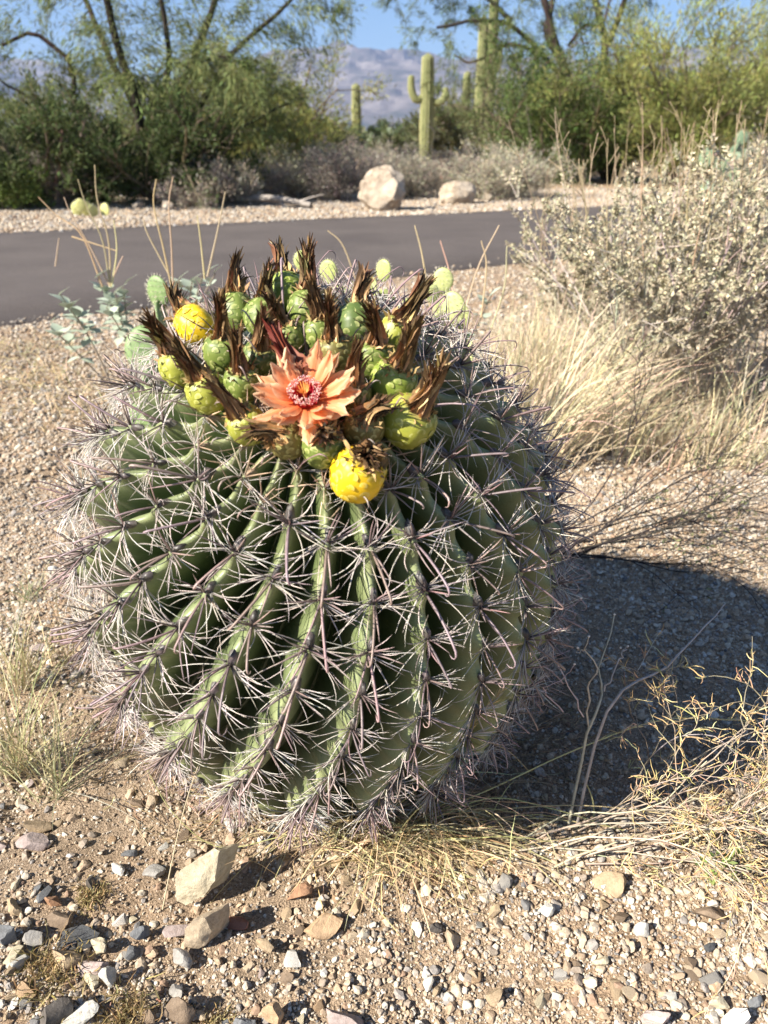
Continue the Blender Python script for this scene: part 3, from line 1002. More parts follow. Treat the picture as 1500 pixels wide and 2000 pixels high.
def dried_mesh(seed, L=0.045, spread=1.0, dark=1.0):
    global rng
    keep, rng = rng, np.random.default_rng(seed)
    mb = MB()
    n, K = 46, 8
    a = rng.uniform(0, 6.28, n)
    r0 = rng.uniform(0.003, 0.0095, n)
    f = np.linspace(0, 1, K)
    ln = L * rng.uniform(0.45, 1.05, n)
    rad = r0[:, None] * (1 - 0.72 * np.sin(f * 2.6) ** 1.0)[None, :] * spread
    rad += rng.normal(0, 0.0006, (n, K)).cumsum(1)
    rad[:, -1] += rng.uniform(0, 0.0035, n)
    tw = a[:, None] + rng.normal(0.5, 0.4, n)[:, None] * f
    bend = rng.normal(0, 0.006, 2)
    P = np.stack([rad * np.cos(tw) + bend[0] * f ** 2, rad * np.sin(tw) + bend[1] * f ** 2, ln[:, None] * f[None, :] + 0.0145], -1)
    wd = rng.uniform(0.0010, 0.0022, n)[:, None] * np.array([0.9, 1.2, 1.2, 1.0, 0.9, 0.7, 0.5, 0.1])
    sd = np.stack([-np.sin(tw), np.cos(tw), 0.35 * rng.normal(size=(n, K))], -1)
    rollv = rng.normal(0, 0.5, (n, 1)) + f * rng.normal(0, 1.0, (n, 1))
    er = np.stack([np.cos(tw), np.sin(tw), np.zeros_like(tw)], -1)
    sd = unit(sd * np.cos(rollv)[..., None] + er * np.sin(rollv)[..., None])
    cb = jit((0.30 * dark, 0.175 * dark, 0.08 * dark), n, 0.6, 0.1)
    cc = cb[:, None, :] * np.array([1.3, 1.2, 1.0, 0.9, 0.75, 0.6, 0.5, 0.45])[None, :, None]
    # two strips joined in a shallow fold, so that each dried petal has body
    nrmv = np.cross(sd, unit(np.gradient(P, axis=1)))
    ribbons(mb, P + sd * wd[..., None] * 0.9, wd, unit(sd + nrmv * 0.6), cc)
    ribbons(mb, P - sd * wd[..., None] * 0.9, wd, unit(sd - nrmv * 0.6), cc * 0.85)
    # curled scraps round the foot
    n = 40
    a = rng.uniform(0, 6.28, n); r1 = rng.uniform(0.006, 0.0115, n)
    p0 = np.stack([r1 * np.cos(a), r1 * np.sin(a), rng.uniform(0.012, 0.0175, n)], 1)
    D = np.stack([np.cos(a) * 0.6, np.sin(a) * 0.6, np.ones(n)], 1) + rng.normal(0, 0.4, (n, 3))
    Pc = curve(p0, D, rng.uniform(0.005, 0.010, n), 4, 0.3)
    ribbons(mb, Pc, np.array([0.0013, 0.0014, 0.001, 0.0002])[None, :], perp(D), jit((0.40, 0.27, 0.12), n, 0.35, 0.06))
    rng = keep
    return mb.mesh('dried_flower', M['dried'])
FM = [fruit_mesh(k, 0.95 + 0.05 * k) for k in range(4)]
DM = [dried_mesh(40 + k) for k in range(6)]
DS = [dried_mesh(60 + k, 0.020, 1.35, 0.75) for k in range(3)]

def cactus_hit(px, py, lift):
    d = ray(px, py)
    ts_ = np.linspace(0.35, 1.4, 4000)
    Q = CAMP + d * ts_[:, None] - C0
    s_ = Q @ AX
    r_ = np.sqrt(np.maximum((Q * Q).sum(1) - s_ * s_, 0))
    # distance-like test against the crest surface pushed out by lift
    u = np.where(s_ > SC, (s_ - SC) / (UP + lift), (SC - s_) / LO)
    F = (np.clip(u, 0, None)) ** 2.3 + (r_ / (CR + lift)) ** 2.3 - 1
    i_ = np.argmax(F < 0)
    if F[i_] >= 0:
        i_ = int(np.argmin(F))
    return CAMP + d * ts_[i_]
def normal_at(p):
    q = p - C0; s_ = q @ AX; rad = q - AX * s_; r_ = np.linalg.norm(rad)
    u = (s_ - SC) / UP
    g = AX * (abs(u) ** 1.3 * np.sign(u) / UP) + rad / max(r_, 1e-4) * ((r_ / CR) ** 1.3 / CR)
    return unit(g)

YEL, YG, GR, BG, DG, OL = (0.72, 0.47, 0.012), (0.30, 0.31, 0.045), (0.145, 0.19, 0.04), (0.21, 0.27, 0.045), (0.085, 0.125, 0.03), (0.17, 0.14, 0.04)
FR = [  # body px, tip px, size, colour, dried kind, label
 (383, 637, 312, 566, 1.12, YEL, 0, 'yellow fruit with a black dried flower leaning left'),
 (350, 722, 314, 618, 1.00, YG, 0, 'yellow green fruit at the left end of the ring'),
 (406, 770, 368, 684, 1.02, YG, 0, 'light green fruit low on the left of the ring'),
 (437, 692, 440, 600, 1.0, GR, 0, 'green fruit left of the flower with an upright dried flower'),
 (462, 612, 445, 495, 1.05, GR, 0, 'dark green fruit at the back left with a tall dried flower'),
 (511, 622, 516, 512, 1.0, GR, 0, 'green fruit behind the flower on the left'),
 (560, 575, 540, 455, 1.12, BG, 0, 'bright green fruit at the very back with the tallest dried flower'),
 (597, 606, 610, 488, 0.95, GR, 0, None),
 (568, 662, 533, 590, 0.85, GR, 0, None),
 (656, 694, 640, 606, 1.0, OL, 0, 'olive fruit right behind the flower'),
 (624, 655, 622, 560, 0.92, GR, 0, None),
 (696, 640, 705, 522, 1.15, DG, 0, 'dark green fruit at the back right'),
 (768, 660, 822, 572, 1.1, YG, 0, 'yellow green fruit at the back right whose dried flower leans right'),
 (728, 702, 748, 622, 1.0, GR, 0, None),
 (766, 750, 808, 672, 1.18, BG, 0, 'plump green fruit right of the flower'),
 (796, 826, 850, 764, 1.38, YG, 0, 'largest yellow green fruit at the right end of the ring'),
 (689, 778, 690, 704, 1.0, OL, 0, 'dark withered fruit touching the right of the flower'),
 (710, 838, 716, 812, 1.05, OL, 1, 'brownish fruit with a squat dried flower below right of the flower'),
 (697, 930, 724, 880, 1.42, YEL, 1, 'bright yellow round fruit lowest of all, below the ring'),
 (630, 874, 634, 846, 1.0, GR, 1, None),
 (562, 858, 538, 842, 1.08, OL, 1, None),
 (484, 832, 452, 780, 1.0, YG, 0, None),
 (476, 750, 474, 690, 0.95, GR, 0, None),
 (512, 702, 520, 655, 0.95, DG, 0, None)]
FR = [(*f_[:4], f_[4] * (0.76 if f_[4] < 1.3 else 0.70), *f_[5:]) for f_ in FR]
zcam = unit(np.array([0, math.cos(PITCH), -math.sin(PITCH)]))
ucam = unit(np.array([0, math.sin(PITCH), math.cos(PITCH)]))
for q, (bx_, by_, tx_, ty_, sz, colr, dk, label) in enumerate(FR):
    p = cactus_hit(bx_, by_, 0.012 if by_ < 880 else 0.016)
    dep = (p - CAMP) @ zcam
    v = (np.array([1, 0, 0]) * (tx_ - bx_) - ucam * (ty_ - by_)) / FPX * dep
    full = 0.074 * sz if dk == 0 else 0.042 * sz
    rem = math.sqrt(max(full ** 2 - v @ v, 0.0))
    nn = normal_at(p)
    sgn = -1.0 if (by_ > 640 or dk) else 0.35
    dirv = unit(v + zcam * sgn * rem * (0.45 if dk else 0.5 if by_ > 640 else 0.8))
    rotq = Vector(dirv).to_track_quat('Z', 'Y').to_matrix().to_4x4() @ Matrix.Rotation(q * 1.3, 4, 'Z')
    o = ob('fruit', FM[q % 4], cactus)
    o.matrix_local = inv @ Matrix.Translation(Vector(p)) @ rotq @ Matrix.Scale(sz, 4)
    o.color = (*colr, 1)
    if label: o['label'] = label
    stretch = max(0.8, np.linalg.norm(v) / (0.058 * sz)) if dk == 0 else 1
    d = ob('dried_flower', (DM[q % 6] if dk == 0 else DS[q % 3]), o)
    d.scale = (1.2 if dk == 0 else 1.25, 1.2 if dk == 0 else 1.25, max(1.1, min(1.6, stretch * 1.1)) * (1.05 if dk == 0 else 1.1))
    d.location = (0, 0, -0.002)
    if q == 0: d['label'] = 'black dried flower'

# ---- the flower
fc = cactus_hit(594, 762, 0.040)
fdir = unit(-zcam * 0.88 + ucam * 0.40 - np.array([0.02, 0, 0]))
frot = Vector(fdir).to_track_quat('Z', 'Y').to_matrix().to_4x4()
flower = ob('flower', None, cactus)
flower.matrix_local = inv @ Matrix.Translation(Vector(fc - fdir * 0.012)) @ frot @ Matrix.Scale(0.76, 4)
flower['label'] = 'open orange flower with pale petal tips'
def petal_mesh(seed, L, W, curl):
    r = np.random.default_rng(seed)
    mb = MB()
    K, J = 14, 9
    f = np.linspace(0, 1, K)
    g = np.linspace(-1, 1, J)
    wid = W * np.interp(f, [0, 0.2, 0.5, 0.75, 0.88, 1], [0.28, 0.66, 1.0, 0.78, 0.42, 0.02])
    wob = r.normal(0, 0.0006, (K, J)).cumsum(0) * f[:, None]
    edge = 1 + 0.16 * r.normal(size=(K, 1)) * (f[:, None] > 0.6)
    X = g[None, :] * wid[:, None] * edge
    Z = L * f[:, None] * np.ones((1, J))
    fold = -0.22 * np.abs(g)[None, :] * wid[:, None] + 0.0007 * np.cos(g * 12)[None, :] * np.sin(f * 3)[:, None]
    Yv = curl * L * (f ** 2)[:, None] + fold + wob
    V = np.stack([X, Yv, Z], -1)
    mid = np.exp(-(g / 0.22) ** 2)[None, :]
    base = np.array([0.90, 0.20, 0.045]); body_ = np.array([0.93, 0.40, 0.155]); pale_ = np.array([0.92, 0.70, 0.47]); stripe = np.array([0.82, 0.20, 0.08])
    kf = np.interp(f, [0, 0.3, 0.65, 1], [0, 0.7, 1, 1])[:, None, None]
    col = base * (1 - kf) + body_ * kf
    pf = np.clip(np.interp(f, [0, 0.3, 0.7, 1], [0, 0.15, 0.75, 1.0])[:, None] * (0.25 + 0.75 * np.abs(g)[None, :] ** 1.2) + (f[:, None] > 0.85) * 0.2, 0, 1)[..., None]
    col = col * (1 - pf) + pale_ * pf
    sf = (mid * np.interp(f, [0, 0.4, 1], [0.2, 0.5, 0.55])[:, None])[..., None]
    col = col * (1 - sf) + stripe * sf
    col = col * (1 + 0.09 * np.sin(g * 14 + seed))[None, :, None]
    i = np.arange(K - 1)[:, None] * J; j = np.arange(J - 1)[None, :]
    mb.add(V, np.stack([i + j, i + j + 1, i + J + j + 1, i + J + j], -1), None, col)
    return mb.mesh('petal', M['petal'])
PMs = [petal_mesh(70 + k, 0.043 + 0.003 * (k % 3), 0.0084 + 0.0007 * (k % 2), 0.02 + 0.05 * k) for k in range(5)]
for ringi, (npet, op, ls, r0) in enumerate(((12, 1.42, 1.0, 0.0085), (11, 1.18, 0.96, 0.0085), (6, 0.92, 0.82, 0.009))):
    for q in range(npet):
        a = 2 * math.pi * (q + 0.5 * ringi) / npet + random.gauss(0, 0.07)
        # petals behind the flower stand more upright
        o_ = op + random.gauss(0, 0.07)
        o = ob('petal', PMs[(q * 3 + ringi) % 5], flower)
        z_ = Vector((math.cos(a) * math.sin(o_), math.sin(a) * math.sin(o_), math.cos(o_)))
        y_ = -Vector((math.cos(a) * math.cos(o_), math.sin(a) * math.cos(o_), -math.sin(o_)))
        x_ = y_.cross(z_)
        m4 = Matrix((x_, y_, z_)).transposed().to_4x4()
        o.matrix_local = Matrix.Translation(Vector((math.cos(a) * r0, math.sin(a) * r0, 0.001 * ringi))) @ m4 @ Matrix.Rotation(random.gauss(0, 0.25), 4, 'Z') @ Matrix.Scale(ls * random.uniform(0.9, 1.08), 4)
# cup, stamens, stigma
mb = MB()
u = np.arange(20) / 20 * 6.283
rings = [(0.002, -0.026), (0.010, -0.022), (0.0125, -0.012), (0.0105, -0.002), (0.0125, 0.004)]
V = np.stack([np.stack([r_ * np.cos(u), r_ * np.sin(u), np.full(20, z_)], -1) for r_, z_ in rings])
i = np.arange(4)[:, None] * 20; j = np.arange(20)[None, :]; j2 = (j + 1) % 20
cc = np.array([(0.16, 0.22, 0.05), (0.2, 0.26, 0.06), (0.4, 0.25, 0.08), (0.75, 0.15, 0.06), (0.7, 0.04, 0.03)])[:, None, :] * np.ones((1, 20, 1))
mb.add(V, np.stack([i + j, i + j2, i + 20 + j2, i + 20 + j], -1), None, cc)
mb.build('flower_cup', M['stamen'], flower)
mb = MB()
n = 380
a = rng.uniform(0, 6.283, n); ro = np.sqrt(rng.uniform(0.30, 1, n)) * 0.0158
P0 = np.stack([np.cos(a) * ro * 0.55, np.sin(a) * ro * 0.55, np.full(n, -0.002)], 1)
P2 = np.stack([np.cos(a) * ro, np.sin(a) * ro, 0.0175 - ro * 0.15 + rng.normal(0, 0.0013, n)], 1)
P1 = (P0 + P2) / 2 + np.stack([np.cos(a), np.sin(a), a * 0], 1) * 0.001
tubes(mb, np.stack([P0, P1, P2], 1), np.array([0.00022, 0.0002, 0.00018])[None, :], 3, jit((0.72, 0.03, 0.06), n, 0.15))
D = np.zeros((n, 3)); D[:, 2] = 1; D += rng.normal(0, 0.6, (n, 3)); D = unit(D)
tubes(mb, np.stack([P2 - D * 0.0006, P2, P2 + D * 0.0008], 1), np.array([0.0002, 0.00058, 0.0001])[None, :], 5, jit((0.88, 0.52, 0.46), n, 0.12, 0.08))
mb.build('stamens', M['stamen'], flower)
mb = MB()
n = 14
a = np.arange(n) / n * 6.283
D = np.stack([np.cos(a) * 0.42, np.sin(a) * 0.42, np.ones(n)], 1)
Pz = curve(np.stack([np.cos(a) * 0.0012, np.sin(a) * 0.0012, np.full(n, 0.011)], 1), D, 0.0125, 6, 0.05)
tubes(mb, Pz, np.array([0.0006, 0.0006, 0.0006, 0.00055, 0.0005, 0.0002])[None, :], 5, jit((0.88, 0.40, 0.12), n, 0.08))
tubes(mb, np.array([[[0, 0, -0.004], [0, 0, 0.004], [0, 0, 0.0115]]]), np.array([[0.0016, 0.0016, 0.0019]]), 8, (0.85, 0.35, 0.12))
mb.build('stigma', M['stamen'], flower)
# the closed reddish bud of a spent flower right behind
bud = ob('dried_flower', dried_mesh(91, 0.042, 1.15, 1.0), cactus)
pb = cactus_hit(572, 712, 0.030)
me = bud.data
mr = vcol_mat('spent_petals', 0.6, 0.3, 300, 0.4)
mixn = NT('spent_red')
M['spent'] = mixn.out(mixn.mix(mixn.col(), (0.17, 0.022, 0.016), 0.78), 0.55, 0.3)
me.materials[0] = M['spent']
bdir = unit(-np.array([1, 0, 0]) * 0.45 + ucam * 0.75 - zcam * 0.2)
bud.matrix_local = inv @ Matrix.Translation(Vector(pb - bdir * 0.02)) @ Vector(bdir).to_track_quat('Z', 'Y').to_matrix().to_4x4()
bud['label'] = 'dark red closed petals of a spent flower'

# ---------------------------------------------------------------- grasses and stalks
def g3(x, y, dz=0.0):
    return np.array([x, y, float(ground_z(x, y)) + dz])
def bez(pts, K=24):
    """smooth curve through control points (Catmull-Rom)"""
    P = np.array(pts, float)
    P = np.concatenate([[2 * P[0] - P[1]], P, [2 * P[-1] - P[-2]]])
    out = []
    nseg = len(P) - 3
    for t_ in np.linspace(0, nseg - 1e-6, K):
        i_ = int(t_); f = t_ - i_
        a, b, c, d = P[i_:i_ + 4]
        out.append(0.5 * ((2 * b) + (-a + c) * f + (2 * a - 5 * b + 4 * c - d) * f * f + (-a + 3 * b - 3 * c + d) * f ** 3))
    return np.array(out)
STRAW = (0.52, 0.42, 0.22)
def stalk(parent, pts, r=0.0007, head=None, colr=STRAW, wiry=0.0):
    """one grass stalk through control points; head=(t0, t1) carries the spikelets"""
    P = bez(pts, 26)
    if wiry: P[1:-1] += rng.normal(0, wiry, (24, 3))
    P = P - np.array(parent.location)
    mb = MB()
    tubes(mb, P[None], np.linspace(r, r * 0.45, 26)[None, :], 5, jit(colr, 1, 0.1)[0])
    s_ = mb.build('stalk', M['straw'], parent)
    if head:
        mb = MB()
        n_ = 70
        t_ = np.linspace(head[0], head[1], n_) * 25
        i_ = np.minimum(t_.astype(int), 24); f_ = (t_ - i_)[:, None]
        S = P[i_] * (1 - f_) + P[i_ + 1] * f_
        T = unit(P[i_ + 1] - P[i_])
        D = T + perp(T) * rng.uniform(0.1, 0.45, (n_, 1))
        leaves(mb, S, D, rng.uniform(0.008, 0.015, n_), rng.uniform(0.0006, 0.0011, n_), jit((0.60, 0.50, 0.29), n_, 0.15))
        mb.build('seed_head', M['straw'], s_)
def tuft(name, base, n, L, lean, spreadv, colr, label, cat, w=0.0009, grav=0.35, mat='straw', rad=0.012, group=None, wander=0.06):
    mb = MB()
    base = np.array(base)
    p0 = np.zeros((n, 3)); p0[:, :2] = rng.normal(0, rad, (n, 2))
    D = np.array(lean)[None, :] + rng.normal(0, spreadv, (n, 3)); D[:, 2] = np.abs(D[:, 2]) + 0.1
    P = curve(p0, D, rng.uniform(0.45, 1.0, n) * L, 8, wander, grav)
    P[:, :, 2] = np.maximum(P[:, :, 2], 0.002)
    ribbons(mb, P, w * np.array([1, 1, 0.95, 0.9, 0.8, 0.6, 0.4, 0.1])[None, :], perp(D), jit(colr, n, 0.22, 0.08))
    o = mb.build(name, M[mat])
    o.location = base
    return tag(o, label, cat, group)

# clump at the foot of the cactus
base = gp(770, 1612)
gc = empty('grass_clump', g3(base[0], base[1]), 'dry straw coloured grass clump at the foot of the barrel cactus', 'grass')
B = np.array(gc.location)
mb = MB()
for n_, lean, sp, L_, gv, rd in ((150, (0.35, -0.25, 0.35), 0.38, 0.15, 0.55, 0.035), (100, (-0.1, -0.45, 0.35), 0.35, 0.14, 0.6, 0.04),
                               (110, (0.9, -0.15, 0.25), 0.18, 0.24, 0.35, 0.03), (90, (0.0, 0.0, 0.9), 0.45, 0.12, 0.5, 0.05), (80, (-0.7, -0.2, 0.3), 0.3, 0.13, 0.4, 0.04)):
    p0 = np.zeros((n_, 3)); p0[:, 0] = rng.normal(0.0, rd * 1.5, n_); p0[:, 1] = rng.normal(-0.01, rd * 0.6, n_); p0[:, 2] = 0.004
    D = np.array(lean)[None, :] + rng.normal(0, sp, (n_, 3)); D[:, 2] = np.abs(D[:, 2]) + 0.05
    P = curve(p0, D, rng.uniform(0.4, 1.0, n_) * L_, 9, 0.07, gv)
    P[:, :, 2] = np.maximum(P[:, :, 2], 0.003 + 0.004 * rng.random((n_, 1)))
    ribbons(mb, P, rng.uniform(0.0004, 0.0010, n_)[:, None] * np.array([1, 1, 1, 0.95, 0.9, 0.8, 0.6, 0.4, 0.1])[None, :], perp(D), jit((0.54, 0.44, 0.25), n_, 0.25, 0.08))
o = mb.build('blades', M['straw'], gc)
o['kind'] = 'stuff'
H = (0.62, 0.98)
def ww(px, py, Y):
    return at(px, py, Y)
stalk(gc, [B + [0.02, 0, 0.01], ww(960, 1540, 0.66), ww(1130, 1462, 0.68), ww(1300, 1405, 0.70), ww(1470, 1408, 0.72)], 0.0011, (0.55, 1.0), (0.58, 0.50, 0.27))
stalk(gc, [B + [0.0, 0, 0.01], ww(930, 1585, 0.645), ww(1120, 1573, 0.62), ww(1300, 1590, 0.60), ww(1530, 1632, 0.58)], 0.0011, None, (0.50, 0.46, 0.24))
stalk(gc, [B + [0.02, -0.01, 0.01], ww(950, 1560, 0.64), ww(1080, 1580, 0.63), ww(1230, 1625, 0.62), ww(1370, 1650, 0.61)], 0.0009, None, (0.56, 0.49, 0.24))
stalk(gc, [B + [-0.04, 0, 0.01], ww(700, 1480, 0.58), ww(668, 1330, 0.545), ww(632, 1150, 0.53), ww(585, 970, 0.52)], 0.0007, (0.40, 0.80))
stalk(gc, [B + [0.03, 0, 0.01], ww(880, 1480, 0.60), ww(925, 1300, 0.60), ww(933, 1190, 0.61), ww(880, 1150, 0.60), ww(800, 1165, 0.59)], 0.0006)
stalk(gc, [B + [-0.02, 0, 0.01], ww(860, 1500, 0.57), ww(920, 1420, 0.56), ww(985, 1345, 0.56)], 0.0006, (0.45, 1.0))
stalk(gc, [B + [-0.05, -0.01, 0.01], ww(700, 1520, 0.58), ww(790, 1448, 0.57), ww(900, 1438, 0.58), ww(985, 1462, 0.60), ww(1032, 1505, 0.61)], 0.0006)
stalk(gc, [B + [-0.02, -0.01, 0.01], ww(850, 1470, 0.58), ww(905, 1400, 0.57), ww(930, 1330, 0.58)], 0.0005, (0.6, 1.0))
stalk(gc, [B + [0, -0.02, 0.01], ww(860, 1690, 0.60), ww(1000, 1790, 0.545), ww(1130, 1880, 0.50), ww(1262, 1948, 0.475)], 0.0008, (0.45, 1.0))
stalk(gc, [B + [-0.01, -0.02, 0.01], ww(800, 1700, 0.60), ww(880, 1830, 0.52), ww(950, 1985, 0.455)], 0.0006)
stalk(gc, [B + [-0.02, -0.02, 0.01], ww(940, 1720, 0.58), ww(1080, 1870, 0.50), ww(1170, 1985, 0.46)], 0.0006, (0.6, 1.0))
stalk(gc, [B + [-0.03, -0.02, 0.01], ww(690, 1700, 0.585), ww(668, 1820, 0.52), ww(672, 1960, 0.462)], 0.0006)
stalk(gc, [B + [-0.06, -0.01, 0.01], ww(560, 1632, 0.60), ww(430, 1655, 0.60), ww(340, 1590, 0.62), ww(285, 1500, 0.66)], 0.0007)
stalk(gc, [B + [-0.05, -0.01, 0.01], ww(610, 1600, 0.60), ww(520, 1655, 0.58), ww(440, 1730, 0.55), ww(392, 1790, 0.53)], 0.0008)
stalk(gc, [ww(306, 1835, 0.515), ww(345, 1640, 0.56), ww(375, 1530, 0.575), ww(405, 1452, 0.585)], 0.0008, None, (0.62, 0.53, 0.34))
stalk(gc, [B + [-0.03, -0.01, 0.01], ww(740, 1560, 0.57), ww(700, 1380, 0.55), ww(655, 1230, 0.54), ww(640, 1080, 0.535)], 0.0005)

# greenish tufts at the left
for (px, py, n_, L_, c_, lb) in ((30, 1500, 90, 0.20, (0.44, 0.40, 0.22), 'thin green and straw grass tuft at the left edge'),
                             (105, 1535, 60, 0.15, (0.46, 0.41, 0.24), 'small wispy grass tuft left of the cactus foot'),
                             (45, 1345, 70, 0.17, (0.48, 0.42, 0.24), 'dry wispy grass tuft beside the left spines'),
                             (130, 1290, 26, 0.15, (0.50, 0.42, 0.25), 'few thin dry blades under the left spines'),
                             (60, 1165, 30, 0.09, (0.34, 0.34, 0.20), 'low grey green sprout left of the cactus')):
    p = gp(px, py)
    tuft('grass_tuft', g3(p[0], p[1]), n_, L_, (0.05, 0, 0.9), 0.32, c_, lb, 'grass', 0.0007, 0.18)
for (px, py, s_, lb) in ((95, 1905, 0.03, 'dry mossy tuft among stones at the lower left'), (240, 1985, 0.026, 'brown mossy tuft at the bottom edge'),
                     (178, 1745, 0.016, 'tiny rusty tuft in the gravel'), (420, 1990, 0.02, 'withered moss patch near the bottom centre left')):
    p = gp(px, py)
    tuft('moss_tuft', g3(p[0], p[1]), 260, s_, (0, 0, 0.6), 0.5, (0.30, 0.23, 0.11), lb, 'moss', 0.0007, 0.1, rad=s_ * 0.55, wander=0.3)
# bleached grass patches far left and behind
for (px, py, n_, L_, lb) in ((60, 745, 260, 0.10, 'bleached low grass patch left of the cactus top'), (150, 800, 240, 0.09, 'bleached grass patch close to the left spines'),
                         (20, 690, 200, 0.09, 'bleached grass patch near the road edge at the left')):
    p = gp(px, py)
    tuft('grass_patch', g3(p[0], p[1]), n_, L_, (0, 0, 0.35), 0.5, (0.50, 0.40, 0.23), lb, 'grass', 0.0012, 0.3, rad=0.12)['kind'] = 'stuff'
# little green weed at the right
p = gp(1392, 1730)
wd_ = empty('weed', g3(p[0], p[1]), 'little green weed standing alone in gravel at the right', 'weed')
mb = MB(); P = curve(np.zeros((5, 3)), np.array([[0.1, 0, 1], [0.2, 0.1, 0.9], [-0.2, 0, 1], [0.5, 0, 0.6], [-0.4, 0.1, 0.6]]), np.array([0.06, 0.05, 0.045, 0.04, 0.03]), 6, 0.1)
tubes(mb, P, np.linspace(0.0012, 0.0004, 6)[None, :], 5, (0.30, 0.36, 0.12)); mb.build('stem', M['leaf'], wd_)
mb = MB(); S, D, _ = kids(P, 9, 0.3, 1, 0.8); leaves(mb, S, D, 0.011, 0.0018, jit((0.25, 0.34, 0.11), len(S), 0.2)); mb.build('leaves', M['leaf'], wd_)
# litter fibres round the foot of the cactus
n_ = 1500
a = rng.uniform(0, 6.283, n_); rd = rng.uniform(0.15, 0.33, n_)
x_, y_ = -0.06 + np.cos(a) * rd, 0.80 + np.sin(a) * rd * 0.72
P0 = np.stack([x_, y_, ground_z(x_, y_) + 0.003 + rng.random(n_) * 0.006], 1)
D = np.stack([np.cos(a * 3.1), np.sin(a * 3.1), rng.normal(0.05, 0.15, n_)], 1)
P = curve(P0, D, rng.uniform(0.012, 0.05, n_), 6, 0.25)
P[:, :, 2] = np.maximum(P[:, :, 2], ground_z(P[:, :, 0], P[:, :, 1]) + 0.0015)
mb = MB()
tubes(mb, P, rng.uniform(0.00025, 0.0006, n_)[:, None] * np.ones((1, 6)), 3, jit((0.40, 0.29, 0.18), n_, 0.4, 0.08))
tag(mb.build('plant_litter', M['straw']), 'matted dry stems and fallen spines on the sand round the cactus foot', 'plant litter', kind='stuff')

# ---------------------------------------------------------------- twiggy shrubs at the right
def woody(parent, P0, D0, L0, r0, levels, colr, K=7, wander=0.10, grav=0.0, name='stems', mat='twig', floor=True, t0=0.25):
    mb = MB()
    P = curve(P0, D0, L0, K, wander, grav)
    def fl(P):
        if floor: P[:, :, 2] = np.maximum(P[:, :, 2], 0.004 - parent.location[2] * 0)
        return P
    P = fl(P)
    r = np.full(len(P), r0)
    lv = [P]
    tubes(mb, P, r[:, None] * np.linspace(1, 0.5, K)[None, :], 6 if r0 > 0.01 else 5, jit(colr, len(P), 0.12))
    for (n_, lr, ang, rr_) in levels:
        S, D, idx = kids(P, n_, t0, 1.0, ang, 0.2)
        L0 = np.linalg.norm(P[idx, -1] - P[idx, 0], axis=1) * lr * rng.uniform(0.6, 1.2, len(idx))
        r = r[idx] * rr_
        P = fl(curve(S, D, L0, K, wander * 1.2, grav))
        tubes(mb, P, r[:, None] * np.linspace(1, 0.45, K)[None, :], 4 if r0 * rr_ > 0.004 else 3, jit(colr, len(P), 0.2))
        lv.append(P)
    mb.build(name, M[mat], parent)
    return lv
GREYW = (0.52, 0.46, 0.38)
p = gp(1095, 1655)
sh = empty('dead_shrub', g3(p[0], p[1]), 'bare dead shrub with grey stems and tan twigs sprawling right of the cactus foot', 'shrub')
n_ = 28
D = np.stack([rng.uniform(0.75, 1.0, n_), rng.uniform(-0.16, 0.06, n_), rng.uniform(0.22, 1.0, n_)], 1)
P0 = np.stack([rng.uniform(-0.05, 0.22, n_), rng.uniform(-0.03, 0.04, n_), np.full(n_, 0.004)], 1)
lv = woody(sh, P0, D, rng.uniform(0.12, 0.30, n_), 0.0011, [(5, 0.6, 0.5, 0.7), (4, 0.6, 0.6, 0.75)], (0.44, 0.37, 0.28), 9, 0.14, 0.10)
mb = MB()
S, D, _ = kids(lv[2], 9, 0.2, 1.0, 0.7)
Pt = curve(S, D, rng.uniform(0.006, 0.020, len(S)), 4, 0.3)
tubes(mb, Pt, np.array([0.00055, 0.0005, 0.0004, 0.0002])[None, :], 3, jit((0.66, 0.48, 0.24), len(S), 0.3, 0.1))
mb.build('twigs', M['twig'], sh)
p = gp(1110, 1612)
sh = empty('forked_twig', g3(p[0], p[1]), 'upright forked grey twig with pale knobbly tips beside the cactus', 'shrub')
lb = np.array(sh.location)
def wt(px, py, Y): return at(px, py, Y - 0.115)
mb = MB()
def tw(pts, r1, r2):
    P = bez(pts, 14) - lb
    P[1:-1] += rng.normal(0, 0.0012, (12, 3))
    tubes(mb, P[None], np.linspace(r1, r2, 14)[None, :], 5, jit((0.45, 0.39, 0.33), 1, 0.1)[0])
tw([lb, wt(1150, 1420, 0.74), wt(1180, 1350, 0.75), wt(1172, 1310, 0.76), wt(1200, 1200, 0.79)], 0.0019, 0.0007)
tw([wt(1180, 1350, 0.75), wt(1210, 1290, 0.76), wt(1226, 1262, 0.77)], 0.0012, 0.0006)
tw([wt(1150, 1420, 0.74), wt(1148, 1340, 0.73), wt(1168, 1310, 0.73), wt(1145, 1268, 0.73), wt(1150, 1245, 0.73)], 0.0012, 0.0006)
tw([wt(1145, 1268, 0.73), wt(1132, 1272, 0.73), wt(1128, 1265, 0.73)], 0.0007, 0.0005)
tw([lb + [0.01, 0, 0], wt(1190, 1375, 0.74), wt(1290, 1310, 0.78), wt(1350, 1250, 0.81), wt(1415, 1180, 0.86)], 0.0019, 0.0007)
tw([wt(1140, 1400, 0.74), wt(1105, 1330, 0.74), wt(1072, 1255, 0.745), wt(1040, 1190, 0.75)], 0.0009, 0.0005)
tw([wt(1072, 1255, 0.745), wt(1095, 1205, 0.75), wt(1135, 1170, 0.76)], 0.0007, 0.0005)
tw([wt(1100, 1390, 0.72), wt(1062, 1345, 0.71), wt(1100, 1325, 0.71), wt(1122, 1298, 0.71)], 0.0008, 0.0004)
mb.build('stems', M['twig'], sh)
mb = MB()
